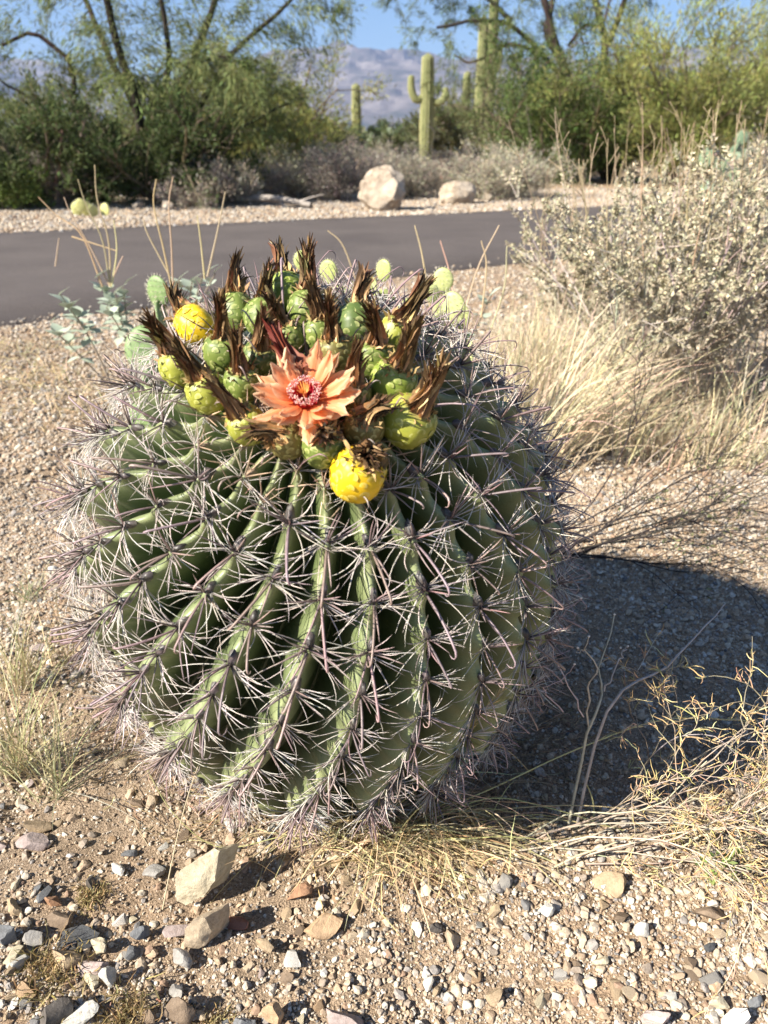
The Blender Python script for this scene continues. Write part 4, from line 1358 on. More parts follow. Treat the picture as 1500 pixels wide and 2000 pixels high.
for q in ((1200, 1200, .79), (1226, 1262, .77), (1150, 1243, .73), (1128, 1265, .73), (1135, 1168, .76), (1122, 1297, .71), (1212, 1265, .77), (1218, 1270, .77)):
    c_ = wt(*q) - lb
    tubes(mb, np.array([[c_ + [0, 0, -0.0014], c_, c_ + [0, 0, 0.0014]]]), np.array([[0.0004, 0.0015, 0.0004]]), 6, (0.72, 0.66, 0.58))
mb.build('tips', M['twig'], sh)
p = gp(1085, 1085)
sh = empty('dark_shrub', g3(p[0], p[1]), 'thin leafless dark shrub reaching right from behind the cactus', 'shrub')
n_ = 11
D = np.stack([rng.uniform(0.8, 1.0, n_), rng.uniform(-0.35, 0.25, n_), rng.uniform(0.05, 0.5, n_)], 1)
P0 = np.stack([rng.uniform(-0.03, 0.05, n_), rng.uniform(-0.05, 0.05, n_), np.full(n_, 0.01)], 1)
lv = woody(sh, P0, D, rng.uniform(0.22, 0.42, n_), 0.0020, [(5, 0.6, 0.45, 0.6), (4, 0.6, 0.6, 0.65)], (0.045, 0.038, 0.036), 8, 0.11)
mb = MB(); S, D, _ = kids(lv[2], 2, 0.2, 1, 0.8); leaves(mb, S, D, 0.012, 0.0016, jit((0.16, 0.17, 0.08), len(S), 0.3)); mb.build('leaves', M['leaf'], sh)

# arching dry grass between cactus and the silvery shrub
for (px, py, n_, L_, lean, lb) in ((1040, 905, 110, 0.50, (0.55, 0.0, 0.85), 'tall arching dry grass clump just right of the cactus'),
                                 (1010, 800, 100, 0.42, (0.1, 0.0, 1.0), 'upright straw grass behind the right side of the cactus'),
                                 (1130, 850, 110, 0.48, (0.4, 0.1, 0.9), 'straw grass clump leaning into the silvery shrub'),
                                 (1230, 800, 120, 0.45, (0.2, 0.1, 0.9), 'fine straw grass standing among the stems of the silvery shrub'),
                                 (1370, 830, 100, 0.40, (0.1, 0.0, 1.0), 'upright straw grass inside the silvery shrub, farther right'),
                                 (985, 720, 90, 0.30, (0.15, 0.0, 1.0), 'thin pale grass between the barrel cactus and the road at the right'),
                                 (1060, 800, 110, 0.40, (0.2, 0.0, 1.0), 'fine pale grass between the barrel cactus and the silvery shrub'),
                                 (1090, 720, 110, 0.34, (0.1, 0.0, 1.0), 'pale straw grass by the road left of the silvery shrub'),
                                 (1450, 900, 90, 0.30, (0.2, 0, 0.7), 'matted dry grass under the shrub at the right edge'),
                                 (1200, 880, 110, 0.24, (0.2, 0, 0.7), 'low grass mat at the foot of the silvery shrub'),
                                 (1330, 890, 110, 0.22, (0.1, 0, 0.7), 'low yellow grass mat under the silvery shrub')):
    p = gp(px, py)
    tuft('grass_clump', g3(p[0], p[1]), n_ * 2, L_, lean, 0.22, (0.62, 0.53, 0.36), lb, 'grass', 0.0011, 0.28, rad=0.05)

# ---------------------------------------------------------------- silvery brittlebush shrubs
def leaf_shape(L=1.0, W=0.36):
    """a real leaf: folded blade with a midrib"""
    mb = MB(); K = 6
    f = np.linspace(0, 1, K); wv = W * np.array([0.10, 0.62, 1.0, 0.88, 0.5, 0.03])
    V = np.stack([np.stack([-wv, f * L, 0.18 * wv - 0.12 * f ** 2], 1), np.stack([0 * f, f * L, -0.10 * f ** 2], 1), np.stack([wv, f * L, 0.18 * wv - 0.12 * f ** 2], 1)], 1)
    i = np.arange(K - 1)[:, None] * 3; j = np.arange(2)[None, :]
    mb.add(V, np.stack([i + j, i + j + 1, i + j + 4, i + j + 3], -1), None, (1, 1, 1))
    return mb
def brittle(px, py, Rw, Hh, nst, label, dens=1.0):
    p = gp(px, py)
    root = empty('brittlebush', g3(p[0], p[1]), label, 'shrub')
    a = rng.uniform(0, 6.283, nst); tl = rng.uniform(0.05, 1.0, nst) ** 0.7
    D = np.stack([np.cos(a) * tl * Rw / Hh, np.sin(a) * tl * Rw / Hh, np.ones(nst)], 1)
    P0 = np.stack([np.cos(a) * 0.05, np.sin(a) * 0.05, np.full(nst, 0.01)], 1)
    lv = woody(root, P0, D, rng.uniform(0.75, 1.0, nst) * Hh * 0.95 * np.linalg.norm(D, axis=1) * 0.9, 0.0034, [(4, 0.45, 0.5, 0.55), (4, 0.5, 0.6, 0.6)], (0.46, 0.41, 0.35), 8, 0.06, -0.01)
    tips = np.concatenate([lv[1].reshape(-1, 8, 3), lv[2].reshape(-1, 8, 3)])
    n_ = int(32 * dens)
    S, D, idx = kids(tips, n_, 0.35, 1.0, 0.9, 0.3)
    h = S[:, 2] / Hh
    keep = h > 0.36 + rng.normal(0, 0.10, len(h))
    mb = MB()
    c_ = jit((0.47, 0.42, 0.29), keep.sum(), 0.25, 0.05)
    hh = np.clip((h[keep] - 0.35) / 0.4, 0, 1)[:, None]
    c_ = c_ * hh + np.array([0.40, 0.35, 0.26]) * (1 - hh)
    leaves(mb, S[keep], D[keep], rng.uniform(0.008, 0.016, keep.sum()), rng.uniform(0.0022, 0.0042, keep.sum()), c_)
    o = mb.build('leaves', M['silver'], root); o['kind'] = 'stuff'
    mb = MB()
    k2 = ~keep & (rng.random(len(h)) < 0.5)
    leaves(mb, S[k2], D[k2] - [0, 0, 0.5], rng.uniform(0.008, 0.018, k2.sum()), rng.uniform(0.002, 0.005, k2.sum()), jit((0.30, 0.24, 0.18), k2.sum(), 0.3))
    o = mb.build('dead_leaves', M['silver'], root); o['kind'] = 'stuff'
    # dry flower stalks above the crown
    nf = int(30 * Rw / 0.45)
    a = rng.uniform(0, 6.283, nf); q = np.sqrt(rng.random(nf)) * Rw * 0.75
    P0 = np.stack([np.cos(a) * q, np.sin(a) * q, np.full(nf, Hh * 0.75)], 1)
    D = np.stack([np.cos(a) * 0.15, np.sin(a) * 0.15, np.ones(nf)], 1) + rng.normal(0, 0.12, (nf, 3))
    P = curve(P0, D, rng.uniform(0.18, 0.40, nf), 7, 0.05)
    for q_ in range(nf):
        mb = MB(); tubes(mb, P[q_:q_ + 1], np.linspace(0.0016, 0.0008, 7)[None, :], 4, jit((0.50, 0.40, 0.25), 1, 0.12)[0])
        S, D, _ = kids(P[q_:q_ + 1], 3, 0.6, 0.95, 0.45)
        tubes(mb, curve(S, D, 0.05, 4, 0.06), np.array([0.001, 0.0009, 0.0007, 0.0012])[None, :], 3, (0.48, 0.38, 0.24))
        mb.build('flower_stalk', M['straw'], root)
brittle(1260, 800, 0.46, 0.60, 44, 'silvery leaved brittlebush, the big one right of the cactus')
brittle(1490, 780, 0.46, 0.57, 36, 'silvery shrub cut by the right edge')
brittle(1130, 700, 0.28, 0.42, 18, 'silver brittlebush by the road, left of the big one')
brittle(1400, 640, 0.55, 0.52, 28, 'silvery shrub behind the others near the road at the right')

# young brittlebush at the left: single leaves in rosettes
lm = leaf_shape().mesh('leaf', None)
m = NT('sage_leaf'); oc = m.n('ShaderNodeObjectInfo').outputs['Color']; M['sage'] = m.leafy(oc, 0.2, 0.85)
lm.materials.append(M['sage'])
def rosette_plant(px, py, stems, label, cat='shrub', name='young_brittlebush'):
    p = gp(px, py)
    root = empty(name, g3(p[0], p[1]), label, cat)
    loc = np.array(root.location)
    for (tx, ty, Yd, n_, sz) in stems:
        tip = at(tx, ty, Yd) - loc
        P = bez([np.zeros(3), tip * [0.4, 0.4, 0.5] + rng.normal(0, 0.01, 3), tip], 10)
        mb = MB(); tubes(mb, P[None], np.linspace(0.0030, 0.0016, 10)[None, :], 5, (0.36, 0.31, 0.25)); mb.build('stem', M['twig'], root)
        for q in range(n_):
            f = 1 - 0.42 * (q / n_) ** 1.2
            a_ = q * 2.4
            base_ = P[min(9, int(f * 9))] + rng.normal(0, 0.004, 3)
            d = unit(np.array([math.cos(a_), math.sin(a_), 0.9 - 1.1 * q / n_ + random.gauss(0, 0.2)]))
            o = ob('leaf', lm, root)
            o.matrix_local = Matrix.Translation(Vector(base_)) @ Vector(d).to_track_quat('Y', 'Z').to_matrix().to_4x4() @ Matrix.Scale(sz * random.uniform(0.7, 1.15), 4)
            k_ = random.uniform(0.8, 1.15); o.color = (0.40 * k_, 0.46 * k_, 0.36 * k_, 1)
rosette_plant(225, 775, [(118, 575, 2.05, 16, 0.050), (100, 640, 2.05, 14, 0.045), (140, 600, 2.10, 12, 0.045)], 'young sage green brittlebush left of the cactus, lower of two')
rosette_plant(262, 740, [(190, 545, 2.2, 16, 0.050), (225, 575, 2.2, 18, 0.048), (208, 600, 2.15, 16, 0.048), (240, 560, 2.25, 12, 0.045)], 'young sage green brittlebush carrying tall dry stalks')
rosette_plant(360, 680, [(350, 545, 2.0, 12, 0.045), (395, 540, 2.0, 12, 0.045), (420, 535, 2.0, 10, 0.042), (375, 550, 1.95, 10, 0.042)], 'sage green leaves peeping over the cactus at its back left')
rosette_plant(900, 740, [(960, 575, 1.9, 8, 0.035)], 'small sage sprig behind the right shoulder of the cactus')
def dry_stalks(px, py, Yd, lines, label):
    p = gp(px, py)
    root = empty('dry_stalks', g3(p[0], p[1]), label, 'dry stalks')
    for ln in lines:
        mb = MB()
        P = bez([at(a_, b_, Yd) for a_, b_ in ln], 14) - np.array(root.location)
        tubes(mb, P[None], np.linspace(0.0024, 0.0013, 14)[None, :], 5, jit((0.62, 0.50, 0.32), 1, 0.1)[0])
        mb.build('stalk', M['straw'], root)
dry_stalks(262, 745, 2.2, [[(215, 560), (175, 480), (140, 420), (125, 385)], [(215, 560), (200, 470), (168, 400), (152, 350)], [(216, 560), (212, 470), (190, 390), (185, 322)], [(218, 560), (228, 490), (222, 430)],
                            [(200, 560), (160, 460), (110, 420), (75, 385)], [(140, 462), (228, 490)], [(222, 540), (240, 500)], [(108, 520), (115, 465)]],
           'tall pale dry stalks standing up from the left brittlebush')
dry_stalks(350, 700, 1.95, [[(335, 560), (318, 480), (300, 400), (305, 350)], [(338, 560), (335, 480), (330, 400), (338, 345)], [(400, 545), (392, 470), (385, 420)], [(405, 540), (425, 450), (440, 375)], [(330, 535), (290, 460), (280, 430)]],
           'pale dry stalks rising over the back left of the cactus')
dry_stalks(900, 660, 1.9, [[(905, 620), (935, 520), (975, 440)], [(890, 620), (880, 540), (860, 470)], [(940, 620), (950, 520), (940, 470)], [(840, 600), (825, 500), (810, 440)], [(960, 640), (985, 560), (990, 480)], [(700, 560), (670, 480), (640, 450)]],
           'thin dry stalks behind the right shoulder of the cactus')

# ---------------------------------------------------------------- prickly pears
m = NT('pear_skin'); oc = m.n('ShaderNodeObjectInfo').outputs['Color']
tc = m.n('ShaderNodeTexCoord').outputs['Object']
M['pear'] = m.out(m.mix(oc, m.ramp(m.noise(6, 4, vec=tc), [(0.3, (0.7, 0.75, 0.7)), (0.7, (1.2, 1.2, 1.1))]), 0.8, 'MULTIPLY'), 0.5, 0.4)
def pad_mesh(seed):
    r = np.random.default_rng(seed)
    mb = MB(); U, K = 22, 7
    u = np.arange(U) / U * 6.283
    fz = np.sin(np.linspace(-math.pi / 2, math.pi / 2, K)); fr = np.cos(np.linspace(-math.pi / 2, math.pi / 2, K)) ** 0.6
    ox = 0.5 * 0.82 * np.cos(u) * (1 - 0.22 * (np.sin(u) < 0) * np.abs(np.sin(u))); oz = 0.5 * np.sin(u) + 0.48
    V = np.stack([np.stack([ox * f, np.full(U, 0.07 * z), 0.48 + (oz - 0.48) * f], 1) for f, z in zip(fr, fz)])
    i = np.arange(K - 1)[:, None] * U; j = np.arange(U)[None, :]; j2 = (j + 1) % U
    mb.add(V, np.stack([i + j, i + j2, i + U + j2, i + U + j], -1))
    return mb.mesh('pad', M['pear'])
PADS = [pad_mesh(k) for k in range(2)]
mb = MB()
q = []
for yy in (-1, 1):
    for a_ in np.arange(-0.28, 0.3, 0.14):
        for b_ in np.arange(0.12, 0.9, 0.14):
            if (a_ / 0.40) ** 2 + ((b_ - 0.48) / 0.47) ** 2 < 0.98: q.append((a_, yy * 0.068, b_))
q = np.array(q + [(0.41 * math.cos(t_), 0, 0.48 + 0.5 * math.sin(t_)) for t_ in np.linspace(-0.4, 3.5, 16)])
q = np.repeat(q, 3, 0)
D = q - [0, 0, 0.48]; D = unit(D * [1, 6, 1]) + rng.normal(0, 0.35, q.shape)
tubes(mb, curve(q, D, rng.uniform(0.06, 0.13, len(q)), 3, 0.02), np.array([0.006, 0.005, 0.001])[None, :], 3, (0.75, 0.70, 0.55))
PSP = mb.mesh('pad_spines', M['spine'])
def prickly(loc, pads, colr, label):
    root = empty('prickly_pear', loc, label, 'cactus')
    for (x_, y_, z_, sz, tilt, yaw) in pads:
        o = ob('pad', random.choice(PADS), root, (x_, y_, z_))
        o.rotation_euler = (random.gauss(0, 0.12), tilt, yaw)
        o.scale = (sz, sz, sz)
        k_ = random.uniform(0.85, 1.15); o.color = (colr[0] * k_, colr[1] * k_, colr[2] * k_, 1)
        s_ = ob('pad_spines', PSP, o)
def pear_at(px_list, Yd, colr, label):
    pts = [(at(a_, b_, Yd), s_) for a_, b_, s_ in px_list]
    gx_, gy_ = pts[0][0][0], Yd
    loc = g3(gx_, gy_)
    pads = []
    for (pt, s_) in [(a_, b_ * 0.78) for a_, b_ in pts]:
        dx, dz = pt[0] - loc[0], pt[2] - loc[2] - s_ * 0.5
        pads.append((dx, random.uniform(-0.03, 0.03), dz, s_, random.gauss(0, 0.15), random.gauss(0, 0.5)))
        # pads beneath carry it down to the ground
        z_ = dz; x_ = dx
        while z_ > 0.01:
            z_ -= s_ * 0.85; x_ *= 0.6
            s_ *= 1.25
            pads.append((x_ + random.gauss(0, 0.03), random.uniform(-0.05, 0.05), max(z_, -0.02), s_, random.gauss(0, 0.25), random.gauss(0, 0.8)))
    prickly(loc, pads, colr, label)
pear_at([(308, 572, 0.10)], 1.75, (0.17, 0.24, 0.10), 'green prickly pear behind the back left shoulder of the barrel cactus')
pear_at([(745, 528, 0.060), (592, 505, 0.052), (700, 565, 0.06)], 1.6, (0.40, 0.44, 0.16), 'pale green prickly pear straight behind the barrel cactus')
pear_at([(868, 552, 0.07), (908, 620, 0.075), (845, 575, 0.05)], 1.6, (0.42, 0.44, 0.19), 'yellowish prickly pear behind the right shoulder of the barrel cactus')
p = gp(165, 422)
prickly(g3(p[0], p[1]), [(-0.08, 0, 0, 0.16, 0.3, 0.2), (0.05, 0.02, 0, 0.15, -0.3, 0.5), (0.2, 0, 0, 0.14, 0.4, -0.4), (0.0, -0.08, 0.05, 0.13, 0.1, 0.1), (0.14, -0.05, 0, 0.13, -0.4, 0.9)], (0.52, 0.50, 0.20), 'small yellow prickly pear across the road on the left')
def pear_bush(px, py, W, Hh, n_, colr, label, Yd=None):
    p = gp(px, py)
    pads = []
    for q_ in range(n_):
        f = q_ / n_
        pads.append((random.gauss(0, W * 0.33), random.gauss(0, W * 0.25), f * Hh * random.uniform(0.5, 0.95), random.uniform(0.17, 0.26), random.gauss(0, 0.5), random.uniform(0, 3.1)))
    prickly(g3(p[0], p[1]), pads, colr, label)
pear_bush(1432, 398, 0.55, 0.75, 30, (0.17, 0.24, 0.15), 'blue green prickly pear bush behind the silvery shrub at the right')
pear_bush(762, 312, 2.2, 1.1, 34, (0.13, 0.17, 0.10), 'dark prickly pear thicket left of the armed saguaro')
pear_bush(1080, 352, 0.5, 0.35, 8, (0.16, 0.2, 0.12), 'small prickly pear in front of the dark green bush at the right')

# ---------------------------------------------------------------- saguaros
m = NT('saguaro_skin'); tc = m.n('ShaderNodeTexCoord').outputs['Object']
c1 = m.col()
M['saguaro'] = m.out(m.mix(c1, m.ramp(m.noise(3, 4, vec=tc), [(0.3, (0.7, 0.72, 0.6)), (0.7, (1.2, 1.15, 1.1))]), 0.7, 'MULTIPLY'), 0.65, 0.3)
def column(parent, name, path, rads, nr=14):
    P = bez(path, 30)
    K, U = 30, nr * 4
    T = unit(np.gradient(P, axis=0)); ref = np.array([0.02, 1, 0.01])
    A_ = unit(np.cross(T, ref)); B_ = np.cross(T, A_)
    rad = np.interp(np.linspace(0, 1, K), np.linspace(0, 1, len(rads)), rads)
    tt = np.linspace(0, 1, K)
    cap = np.sqrt(np.clip(1 - np.clip((tt - 0.95) / 0.05, 0, 1) ** 2, 0, 1)) + 0.01
    u = np.arange(U) / U * 6.283
    rib = 1 - 0.20 * (0.5 - 0.5 * np.cos(u * nr)) ** 0.8
    V = P[:, None, :] + (rad * cap)[:, None, None] * rib[None, :, None] * (np.cos(u)[None, :, None] * A_[:, None, :] + np.sin(u)[None, :, None] * B_[:, None, :])
    crestf = (0.5 + 0.5 * np.cos(u * nr))[None, :, None] ** 2
    c_ = np.array([0.08, 0.11, 0.035]) * (1 - crestf) + np.array([0.36, 0.34, 0.17]) * crestf
    mb = MB(); i = np.arange(K - 1)[:, None] * U; j = np.arange(U)[None, :]; j2 = (j + 1) % U
    mb.add(V, np.stack([i + j, i + j2, i + U + j2, i + U + j], -1), None, np.broadcast_to(c_, (K, U, 3)))
    mb.build(name, M['saguaro'], parent)
def saguaro(px, pytop, pybase, dist, wpx, arms, label, group=None):
    top = at(px, pytop, dist); hgt = top[2]
    root = empty('saguaro', (top[0], dist, 0), label, 'cactus', group)
    rd = wpx / FPX * dist * 0.55
    column(root, 'trunk', [(0, 0, -0.1), (0.01, 0, hgt * 0.5), (0, 0, hgt)], [rd * 0.85, rd * 1.05, rd, rd * 0.85])
    for (sx, y0, y1, off, rr_) in arms:
        z0, z1 = at(px, y0, dist)[2], at(px, y1, dist)[2]
        o_ = off / FPX * dist
        column(root, 'arm', [(sx * rd * 0.5, 0, z0), (sx * o_ * 0.7, -0.05, z0 - 0.02 * hgt), (sx * o_, -0.05, z0 + (z1 - z0) * 0.35), (sx * o_ * 1.02, -0.05, z1)], [rd * 0.55 * rr_, rd * 0.6 * rr_, rd * 0.62 * rr_, rd * 0.5 * rr_], 10)
saguaro(836, 103, 312, 26, 22, [(-1, 190, 146, 27, 0.85), (1, 196, 170, 31, 0.8)], 'saguaro with two short arms standing against the mountains')
saguaro(695, 162, 290, 40, 15, [], 'armless slim saguaro left of the armed one')
saguaro(946, 28, 300, 30, 17, [], 'tall saguaro column rising behind the dark green bush, left of its neighbour')
saguaro(967, -20, 300, 31, 16, [(1, 130, 84, 14, 0.8)], 'tallest saguaro with its top cut by the frame, behind the tree branches')
saguaro(806, 246, 300, 48, 11, [], 'small distant saguaro stub left of the armed one')
saguaro(913, 138, 300, 34, 13, [], 'short pale saguaro peeping over the olive bush')

# ---------------------------------------------------------------- boulders, log
p = gp(748, 412)
o = ob('boulder', rock_mesh('boulder', 808, 4, (0.52, 0.42, 0.50), 9, 0.14, M['boulder'], 0.6), None, (p[0], p[1] + 0.15, 0.19))
tag(o, 'big pale boulder beside the road, its right side in shadow', 'boulder')
p = gp(895, 400)
o = ob('boulder', rock_mesh('boulder', 812, 4, (0.46, 0.36, 0.30), 9, 0.14, M['boulder'], 0.6), None, (p[0], p[1] + 0.2, 0.11))
tag(o, 'smaller boulder half hidden in grey brush right of the big one', 'boulder')
for (px, py, s_, lb) in ((488, 372, 0.14, 'tan rock in grey brush left of the big boulder'), (325, 412, 0.13, 'tan rock under the left tree'),
                     (270, 408, 0.10, 'small rock lying in shade under the left tree'), (955, 392, 0.14, 'grey rock at the foot of the dark green bush')):
    p = gp(px, py)
    o = ob('rock', rock_mesh('rock', px, 3, (s_ * 1.3, s_, s_), 9, 0.08, M['boulder'], 0.55), None, (p[0], p[1], s_ * 0.35))
    tag(o, lb, 'rock')
p0_, p1_ = gp(468, 400), gp(608, 408)
lg = empty('fallen_branch', (p0_[0], p0_[1], 0), 'bleached fallen branch lying in brush by the road', 'log')
mb = MB(); P = bez([(0, 0, 0.06), ((p1_ - p0_)[0] * 0.5, (p1_ - p0_)[1] * 0.5, 0.09), tuple((p1_ - p0_)[:2]) + (0.04,)], 12)
tubes(mb, P[None], np.linspace(0.05, 0.03, 12)[None, :], 7, (0.30, 0.27, 0.24)); mb.build('trunk', M['bark'], lg)
mb = MB(); S, D, _ = kids(P[None], 5, 0.1, 0.9, 0.6); tubes(mb, curve(S, D, 0.35, 5, 0.15), np.linspace(0.018, 0.006, 5)[None, :], 5, (0.38, 0.34, 0.30)); mb.build('branches', M['bark'], lg)

# ---------------------------------------------------------------- trees and bushes across the road
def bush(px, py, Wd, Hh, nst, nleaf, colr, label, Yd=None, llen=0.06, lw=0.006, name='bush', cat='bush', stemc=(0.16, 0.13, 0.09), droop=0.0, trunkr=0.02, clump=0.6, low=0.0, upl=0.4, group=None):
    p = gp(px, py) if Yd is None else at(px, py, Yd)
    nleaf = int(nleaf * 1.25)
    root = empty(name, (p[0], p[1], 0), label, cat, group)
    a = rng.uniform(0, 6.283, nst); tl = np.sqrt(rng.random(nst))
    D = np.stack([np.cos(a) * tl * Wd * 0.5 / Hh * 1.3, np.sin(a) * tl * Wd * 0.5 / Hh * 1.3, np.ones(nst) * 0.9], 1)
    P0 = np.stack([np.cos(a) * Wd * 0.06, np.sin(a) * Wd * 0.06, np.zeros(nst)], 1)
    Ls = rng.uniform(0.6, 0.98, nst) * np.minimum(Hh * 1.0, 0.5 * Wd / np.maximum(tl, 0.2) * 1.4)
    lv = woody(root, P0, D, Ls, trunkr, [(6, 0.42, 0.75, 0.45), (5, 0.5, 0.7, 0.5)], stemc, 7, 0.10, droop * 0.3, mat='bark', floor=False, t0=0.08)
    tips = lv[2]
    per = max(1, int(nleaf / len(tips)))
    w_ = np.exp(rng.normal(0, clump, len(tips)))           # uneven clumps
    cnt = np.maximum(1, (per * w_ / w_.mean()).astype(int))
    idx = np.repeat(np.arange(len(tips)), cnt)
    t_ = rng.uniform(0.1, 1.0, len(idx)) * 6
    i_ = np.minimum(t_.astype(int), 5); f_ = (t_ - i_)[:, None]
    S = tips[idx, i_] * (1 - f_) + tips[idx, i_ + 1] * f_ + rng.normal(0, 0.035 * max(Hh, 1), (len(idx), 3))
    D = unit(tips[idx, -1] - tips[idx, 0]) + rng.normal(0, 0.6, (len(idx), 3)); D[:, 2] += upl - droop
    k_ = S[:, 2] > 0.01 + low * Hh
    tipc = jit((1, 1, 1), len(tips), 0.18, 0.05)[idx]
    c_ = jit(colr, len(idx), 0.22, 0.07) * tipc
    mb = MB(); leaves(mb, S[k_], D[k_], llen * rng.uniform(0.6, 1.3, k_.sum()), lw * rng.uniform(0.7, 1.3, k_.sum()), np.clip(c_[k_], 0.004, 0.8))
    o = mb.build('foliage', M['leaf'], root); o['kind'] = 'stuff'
    return root
DKG, MDG, OLV, YGN, GRY = (0.055, 0.085, 0.025), (0.10, 0.14, 0.04), (0.19, 0.21, 0.06), (0.30, 0.32, 0.10), (0.27, 0.24, 0.18)
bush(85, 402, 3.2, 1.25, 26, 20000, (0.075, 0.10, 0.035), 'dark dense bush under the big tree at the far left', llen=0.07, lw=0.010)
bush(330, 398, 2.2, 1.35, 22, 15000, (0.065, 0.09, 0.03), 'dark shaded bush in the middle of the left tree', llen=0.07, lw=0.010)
bush(225, 362, 2.6, 1.55, 22, 11000, (0.17, 0.20, 0.07), 'green bush rising behind the dark ones on the left', llen=0.07, lw=0.009)
bush(500, 340, 2.5, 2.1, 26, 22000, (0.27, 0.28, 0.085), 'olive green bush between the left tree and the slim saguaro', Yd=14, llen=0.09, lw=0.008, upl=0.7)
bush(578, 335, 1.2, 1.3, 18, 12000, (0.22, 0.23, 0.075), 'lighter olive bush at the right foot of the olive one', llen=0.08, lw=0.007, upl=0.7)
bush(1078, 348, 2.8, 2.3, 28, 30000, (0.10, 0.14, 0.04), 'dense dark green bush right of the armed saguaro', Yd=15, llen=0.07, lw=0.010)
bush(1190, 345, 2.2, 1.75, 20, 16000, (0.15, 0.20, 0.04), 'bright green bush in front of the trunk of the right tree', Yd=16, llen=0.07, lw=0.010)
bush(990, 335, 1.3, 1.9, 18, 10000, (0.21, 0.22, 0.10), 'grey olive bush left of the dense dark green one', Yd=17, llen=0.08, lw=0.007, upl=0.6)
bush(1325, 345, 3.0, 2.5, 30, 30000, YGN, 'yellow green palo verde bush at the right', Yd=14.2, llen=0.10, lw=0.008, upl=0.9)
bush(1500, 350, 2.6, 3.5, 22, 16000, (0.15, 0.19, 0.07), 'grey green tree cut by the right edge', Yd=18, llen=0.07, lw=0.010, trunkr=0.035)
bush(1440, 365, 1.8, 1.0, 14, 6000, (0.16, 0.16, 0.07), 'low brown bush behind the prickly pear bush', llen=0.06, lw=0.007)
bush(55, 408, 0.75, 0.42, 14, 5000, (0.17, 0.23, 0.06), 'small fresh green bush across the road at the far left', llen=0.05, lw=0.007, trunkr=0.006)
bush(112, 405, 0.8, 0.75, 26, 900, (0.34, 0.29, 0.23), 'leafless grey brush across the road at the left', llen=0.05, lw=0.004, stemc=(0.34, 0.29, 0.25), trunkr=0.008)
# grey brush along the road
gb = [(430, 398, 1.3, 0.62, 'grey brush below the olive bush, leftmost of its row'), (500, 392, 1.2, 0.55, 'grey brush behind the fallen branch'), (590, 388, 1.2, 0.62, 'tan brush between fallen branch and boulder'),
      (668, 392, 1.1, 0.70, 'grey green brush touching the left of the big boulder'), (800, 385, 1.0, 0.55, 'dark grey brush right behind the big boulder'), (860, 375, 1.4, 0.72, 'grey brush above the smaller boulder'),
      (950, 390, 1.2, 0.62, 'dark brush right of the smaller boulder'), (760, 352, 1.6, 0.62, 'pale brush behind the big boulder'), (700, 355, 1.6, 0.75, 'pale brush below the slim saguaro'),
      (380, 405, 1.0, 0.45, 'brown brush at the foot of the left tree'), (1010, 385, 1.1, 0.7, 'tan brush at the foot of the dense green bush'), (1500, 400, 1.6, 0.9, 'tan brush at the right edge beyond the road')]
for q, (px, py, wd0, hh0, lb) in enumerate(gb):
    cl = [(0.42, 0.38, 0.29), (0.36, 0.31, 0.25), (0.47, 0.43, 0.31), (0.30, 0.26, 0.22)][q % 4]
    bush(px, py, wd0, hh0, 26, 5500, cl, lb, llen=0.045, lw=0.006, stemc=(0.34, 0.30, 0.25), trunkr=0.008, low=0.0, cat='brush', name='brush')
# far bushes
for q, (px, Yd, wd0, hh0, c_, lb) in enumerate(((640, 32, 3.4, 1.35, (0.11, 0.14, 0.06), 'far green bush at the foot of the slim saguaro'), (755, 34, 4, 1.3, (0.10, 0.13, 0.06), 'far green bush between the two middle saguaros'),
        (800, 30, 3.5, 1.2, (0.13, 0.15, 0.06), 'low far bush left of the armed saguaro'), (890, 30, 4, 2.2, (0.16, 0.17, 0.08), 'far olive bush right of the armed saguaro'),
        (1010, 33, 6, 3.0, (0.10, 0.13, 0.05), 'far bush hidden behind the dense dark green one'), (540, 30, 4.5, 2.2, (0.12, 0.15, 0.05), 'far bush behind the olive bush'),
        (420, 28, 5, 2.4, (0.10, 0.13, 0.05), 'far bush seen through the left tree'), (200, 28, 6, 2.3, (0.09, 0.12, 0.05), 'far bush behind the left tree trunks'), (20, 28, 6, 2.4, (0.10, 0.13, 0.05), 'far bush at the left edge'),
        (1180, 30, 7, 3.0, (0.10, 0.13, 0.05), 'far bush behind the right tree'), (1330, 30, 7, 3.2, (0.12, 0.15, 0.06), 'far bush behind the yellow green one'), (1500, 30, 7, 3.4, (0.10, 0.13, 0.05), 'far bush behind the right edge tree'))):
    bush(px, 300, wd0, hh0, 16, 9000, c_, lb, Yd=Yd, llen=0.16, lw=0.022, trunkr=0.03)
# the plain of scrub beyond
n_ = 60000
x_, y_ = rng.uniform(-1, 1, n_), 40 * np.exp(rng.uniform(0, 2.6, n_))
x_ = x_ * y_ * 1.3
P0 = np.stack([x_, y_, rng.random(n_) * (0.9 + 0.9 * vnoise(x_ * 0.25, y_ * 0.25, 60)) * 1.0], 1)
mb = MB(); leaves(mb, P0, rng.normal(0, 1, (n_, 3)) + [0, 0, 0.6], 0.006 * y_ + 0.2, 0.003 * y_ + 0.08, jit((0.12, 0.14, 0.07), n_, 0.3))
tag(mb.build('desert_scrub', M['leaf']), 'far desert scrub spreading to the foot of the mountains', 'scrub', kind='stuff')

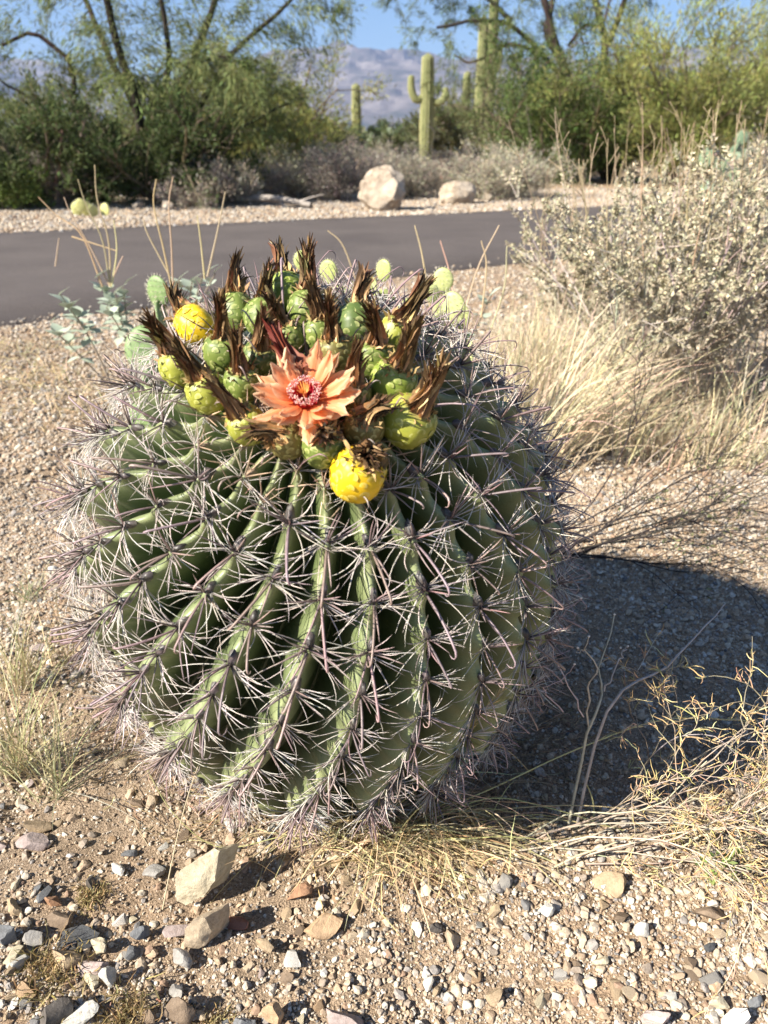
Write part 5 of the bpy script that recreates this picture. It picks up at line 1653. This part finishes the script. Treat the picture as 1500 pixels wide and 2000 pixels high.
def tree(px, py, lines, Yd, label, colr, barkc, nleaf, rmain, subs, llen=0.10, lw=0.006, droop=0.5, sc=1.0):
    """limbs follow hand-laid lines; twigs and hanging foliage grow from them"""
    base_ = at(px, py, Yd)
    root = empty('palo_verde_tree', (base_[0], Yd, 0), label, 'tree')
    loc = np.array(root.location)
    limbs = []
    mb = MB()
    for (pts, r1, r2, dy) in lines:
        W = [at(a_, b_, Yd) for a_, b_ in pts]
        W = [w_ + np.array([0, dy * k_ / (len(W) - 1), 0]) for k_, w_ in enumerate(W)]
        P = bez(W, 12) - loc
        P[1:-1] += rng.normal(0, 0.012, (10, 3))
        limbs.append(P)
        tubes(mb, P[None], np.linspace(r1, r2, 12)[None, :] * rmain, 8, jit(barkc, 1, 0.1)[0])
    mb.build('trunk', M['bark'], root)
    Lm = np.stack(limbs)
    mb = MB()
    S, D, idx = kids(Lm, subs[0], 0.2, 1.0, 0.7, 0.3)
    B1 = curve(S, D, sc * rng.uniform(0.5, 1.1, len(S)), 8, 0.13, 0.10)
    tubes(mb, B1, np.linspace(0.020, 0.008, 8)[None, :] * rmain, 4, jit(barkc, len(B1), 0.15))
    S, D, idx = kids(B1, subs[1], 0.2, 1.0, 0.8, 0.3)
    B2 = curve(S, D, sc * rng.uniform(0.25, 0.7, len(S)), 7, 0.14, droop * 0.5)
    tubes(mb, B2, np.linspace(0.008, 0.003, 7)[None, :] * rmain, 3, jit((0.14, 0.15, 0.07), len(B2), 0.2))
    mb.build('branches', M['bark'], root)
    tips = B2
    w_ = np.exp(rng.normal(0, 0.7, len(tips)))
    cnt = np.maximum(1, (nleaf / len(tips) * w_ / w_.mean()).astype(int))
    idx = np.repeat(np.arange(len(tips)), cnt)
    t_ = rng.uniform(0.2, 1.0, len(idx)) * 6
    i_ = np.minimum(t_.astype(int), 5); f_ = (t_ - i_)[:, None]
    S = tips[idx, i_] * (1 - f_) + tips[idx, i_ + 1] * f_ + rng.normal(0, 0.045, (len(idx), 3))
    D = unit(tips[idx, -1] - tips[idx, 0]) + rng.normal(0, 0.4, (len(idx), 3)); D[:, 2] -= droop
    c_ = jit(colr, len(idx), 0.22, 0.07) * jit((1, 1, 1), len(tips), 0.2)[idx]
    mb = MB(); leaves(mb, S, D, llen * rng.uniform(0.6, 1.3, len(S)), lw * rng.uniform(0.7, 1.3, len(S)), np.clip(c_, 0.004, 0.8))
    o = mb.build('crown', M['leaf'], root); o['kind'] = 'stuff'
tree(285, 410, [([(300, 405), (290, 300), (285, 200), (250, 60), (225, -120)], 1.2, 0.7, -0.8), ([(290, 400), (150, 250), (135, 130), (60, 65), (-10, 85)], 0.8, 0.35, 0.2),
                ([(295, 390), (300, 240), (360, 130), (400, 0), (430, -130)], 1.1, 0.6, 0.6), ([(300, 300), (380, 210), (450, 100), (540, 20), (590, -40)], 0.8, 0.3, 0.3),
                ([(290, 260), (210, 120), (150, 0), (90, -120)], 0.9, 0.4, 0.5), ([(300, 250), (340, 120), (330, -60)], 0.9, 0.4, -0.6), ([(360, 130), (430, 115), (500, 140)], 0.4, 0.25, -0.4),
                ([(300, 330), (440, 260), (560, 200)], 0.5, 0.2, 0.3), ([(150, 250), (60, 200), (-30, 150)], 0.5, 0.25, 0.4)],
     10.8, 'big palo verde tree across the road at the left with drooping branches', (0.19, 0.22, 0.08), (0.055, 0.045, 0.035), 30000, 0.055, (11, 8), 0.10, 0.006)
tree(1135, 330, [([(1140, 340), (1125, 210), (1090, 110), (1060, 20), (1020, -110)], 1.1, 0.6, -0.4), ([(1150, 330), (1165, 200), (1185, 90), (1165, -30), (1160, -140)], 1.0, 0.55, 0.3),
                 ([(1185, 90), (1225, -10), (1250, -110)], 0.7, 0.4, 0.0), ([(1110, 170), (1060, 110), (1000, 55), (930, 45), (850, 60)], 0.7, 0.28, -0.5),
                 ([(1060, 110), (1000, 85), (930, 120), (890, 105)], 0.45, 0.2, 0.4), ([(1090, 110), (1070, 60), (1085, 0), (1065, -100)], 0.8, 0.4, 0.5), ([(1000, 40), (940, -10), (860, -30), (740, -10)], 0.5, 0.2, 0.2),
                 ([(1110, 90), (1140, 50), (1170, 50), (1195, -30)], 0.4, 0.2, -0.3), ([(1020, -60), (900, -60), (760, -40), (690, -10)], 0.5, 0.2, 0.1)],
     18.5, 'dark trunked tree across the road at the right, its branches spreading over the saguaros', (0.14, 0.17, 0.06), (0.06, 0.047, 0.04), 15000, 0.095, (6, 6), 0.13, 0.007, 0.5, 1.0)
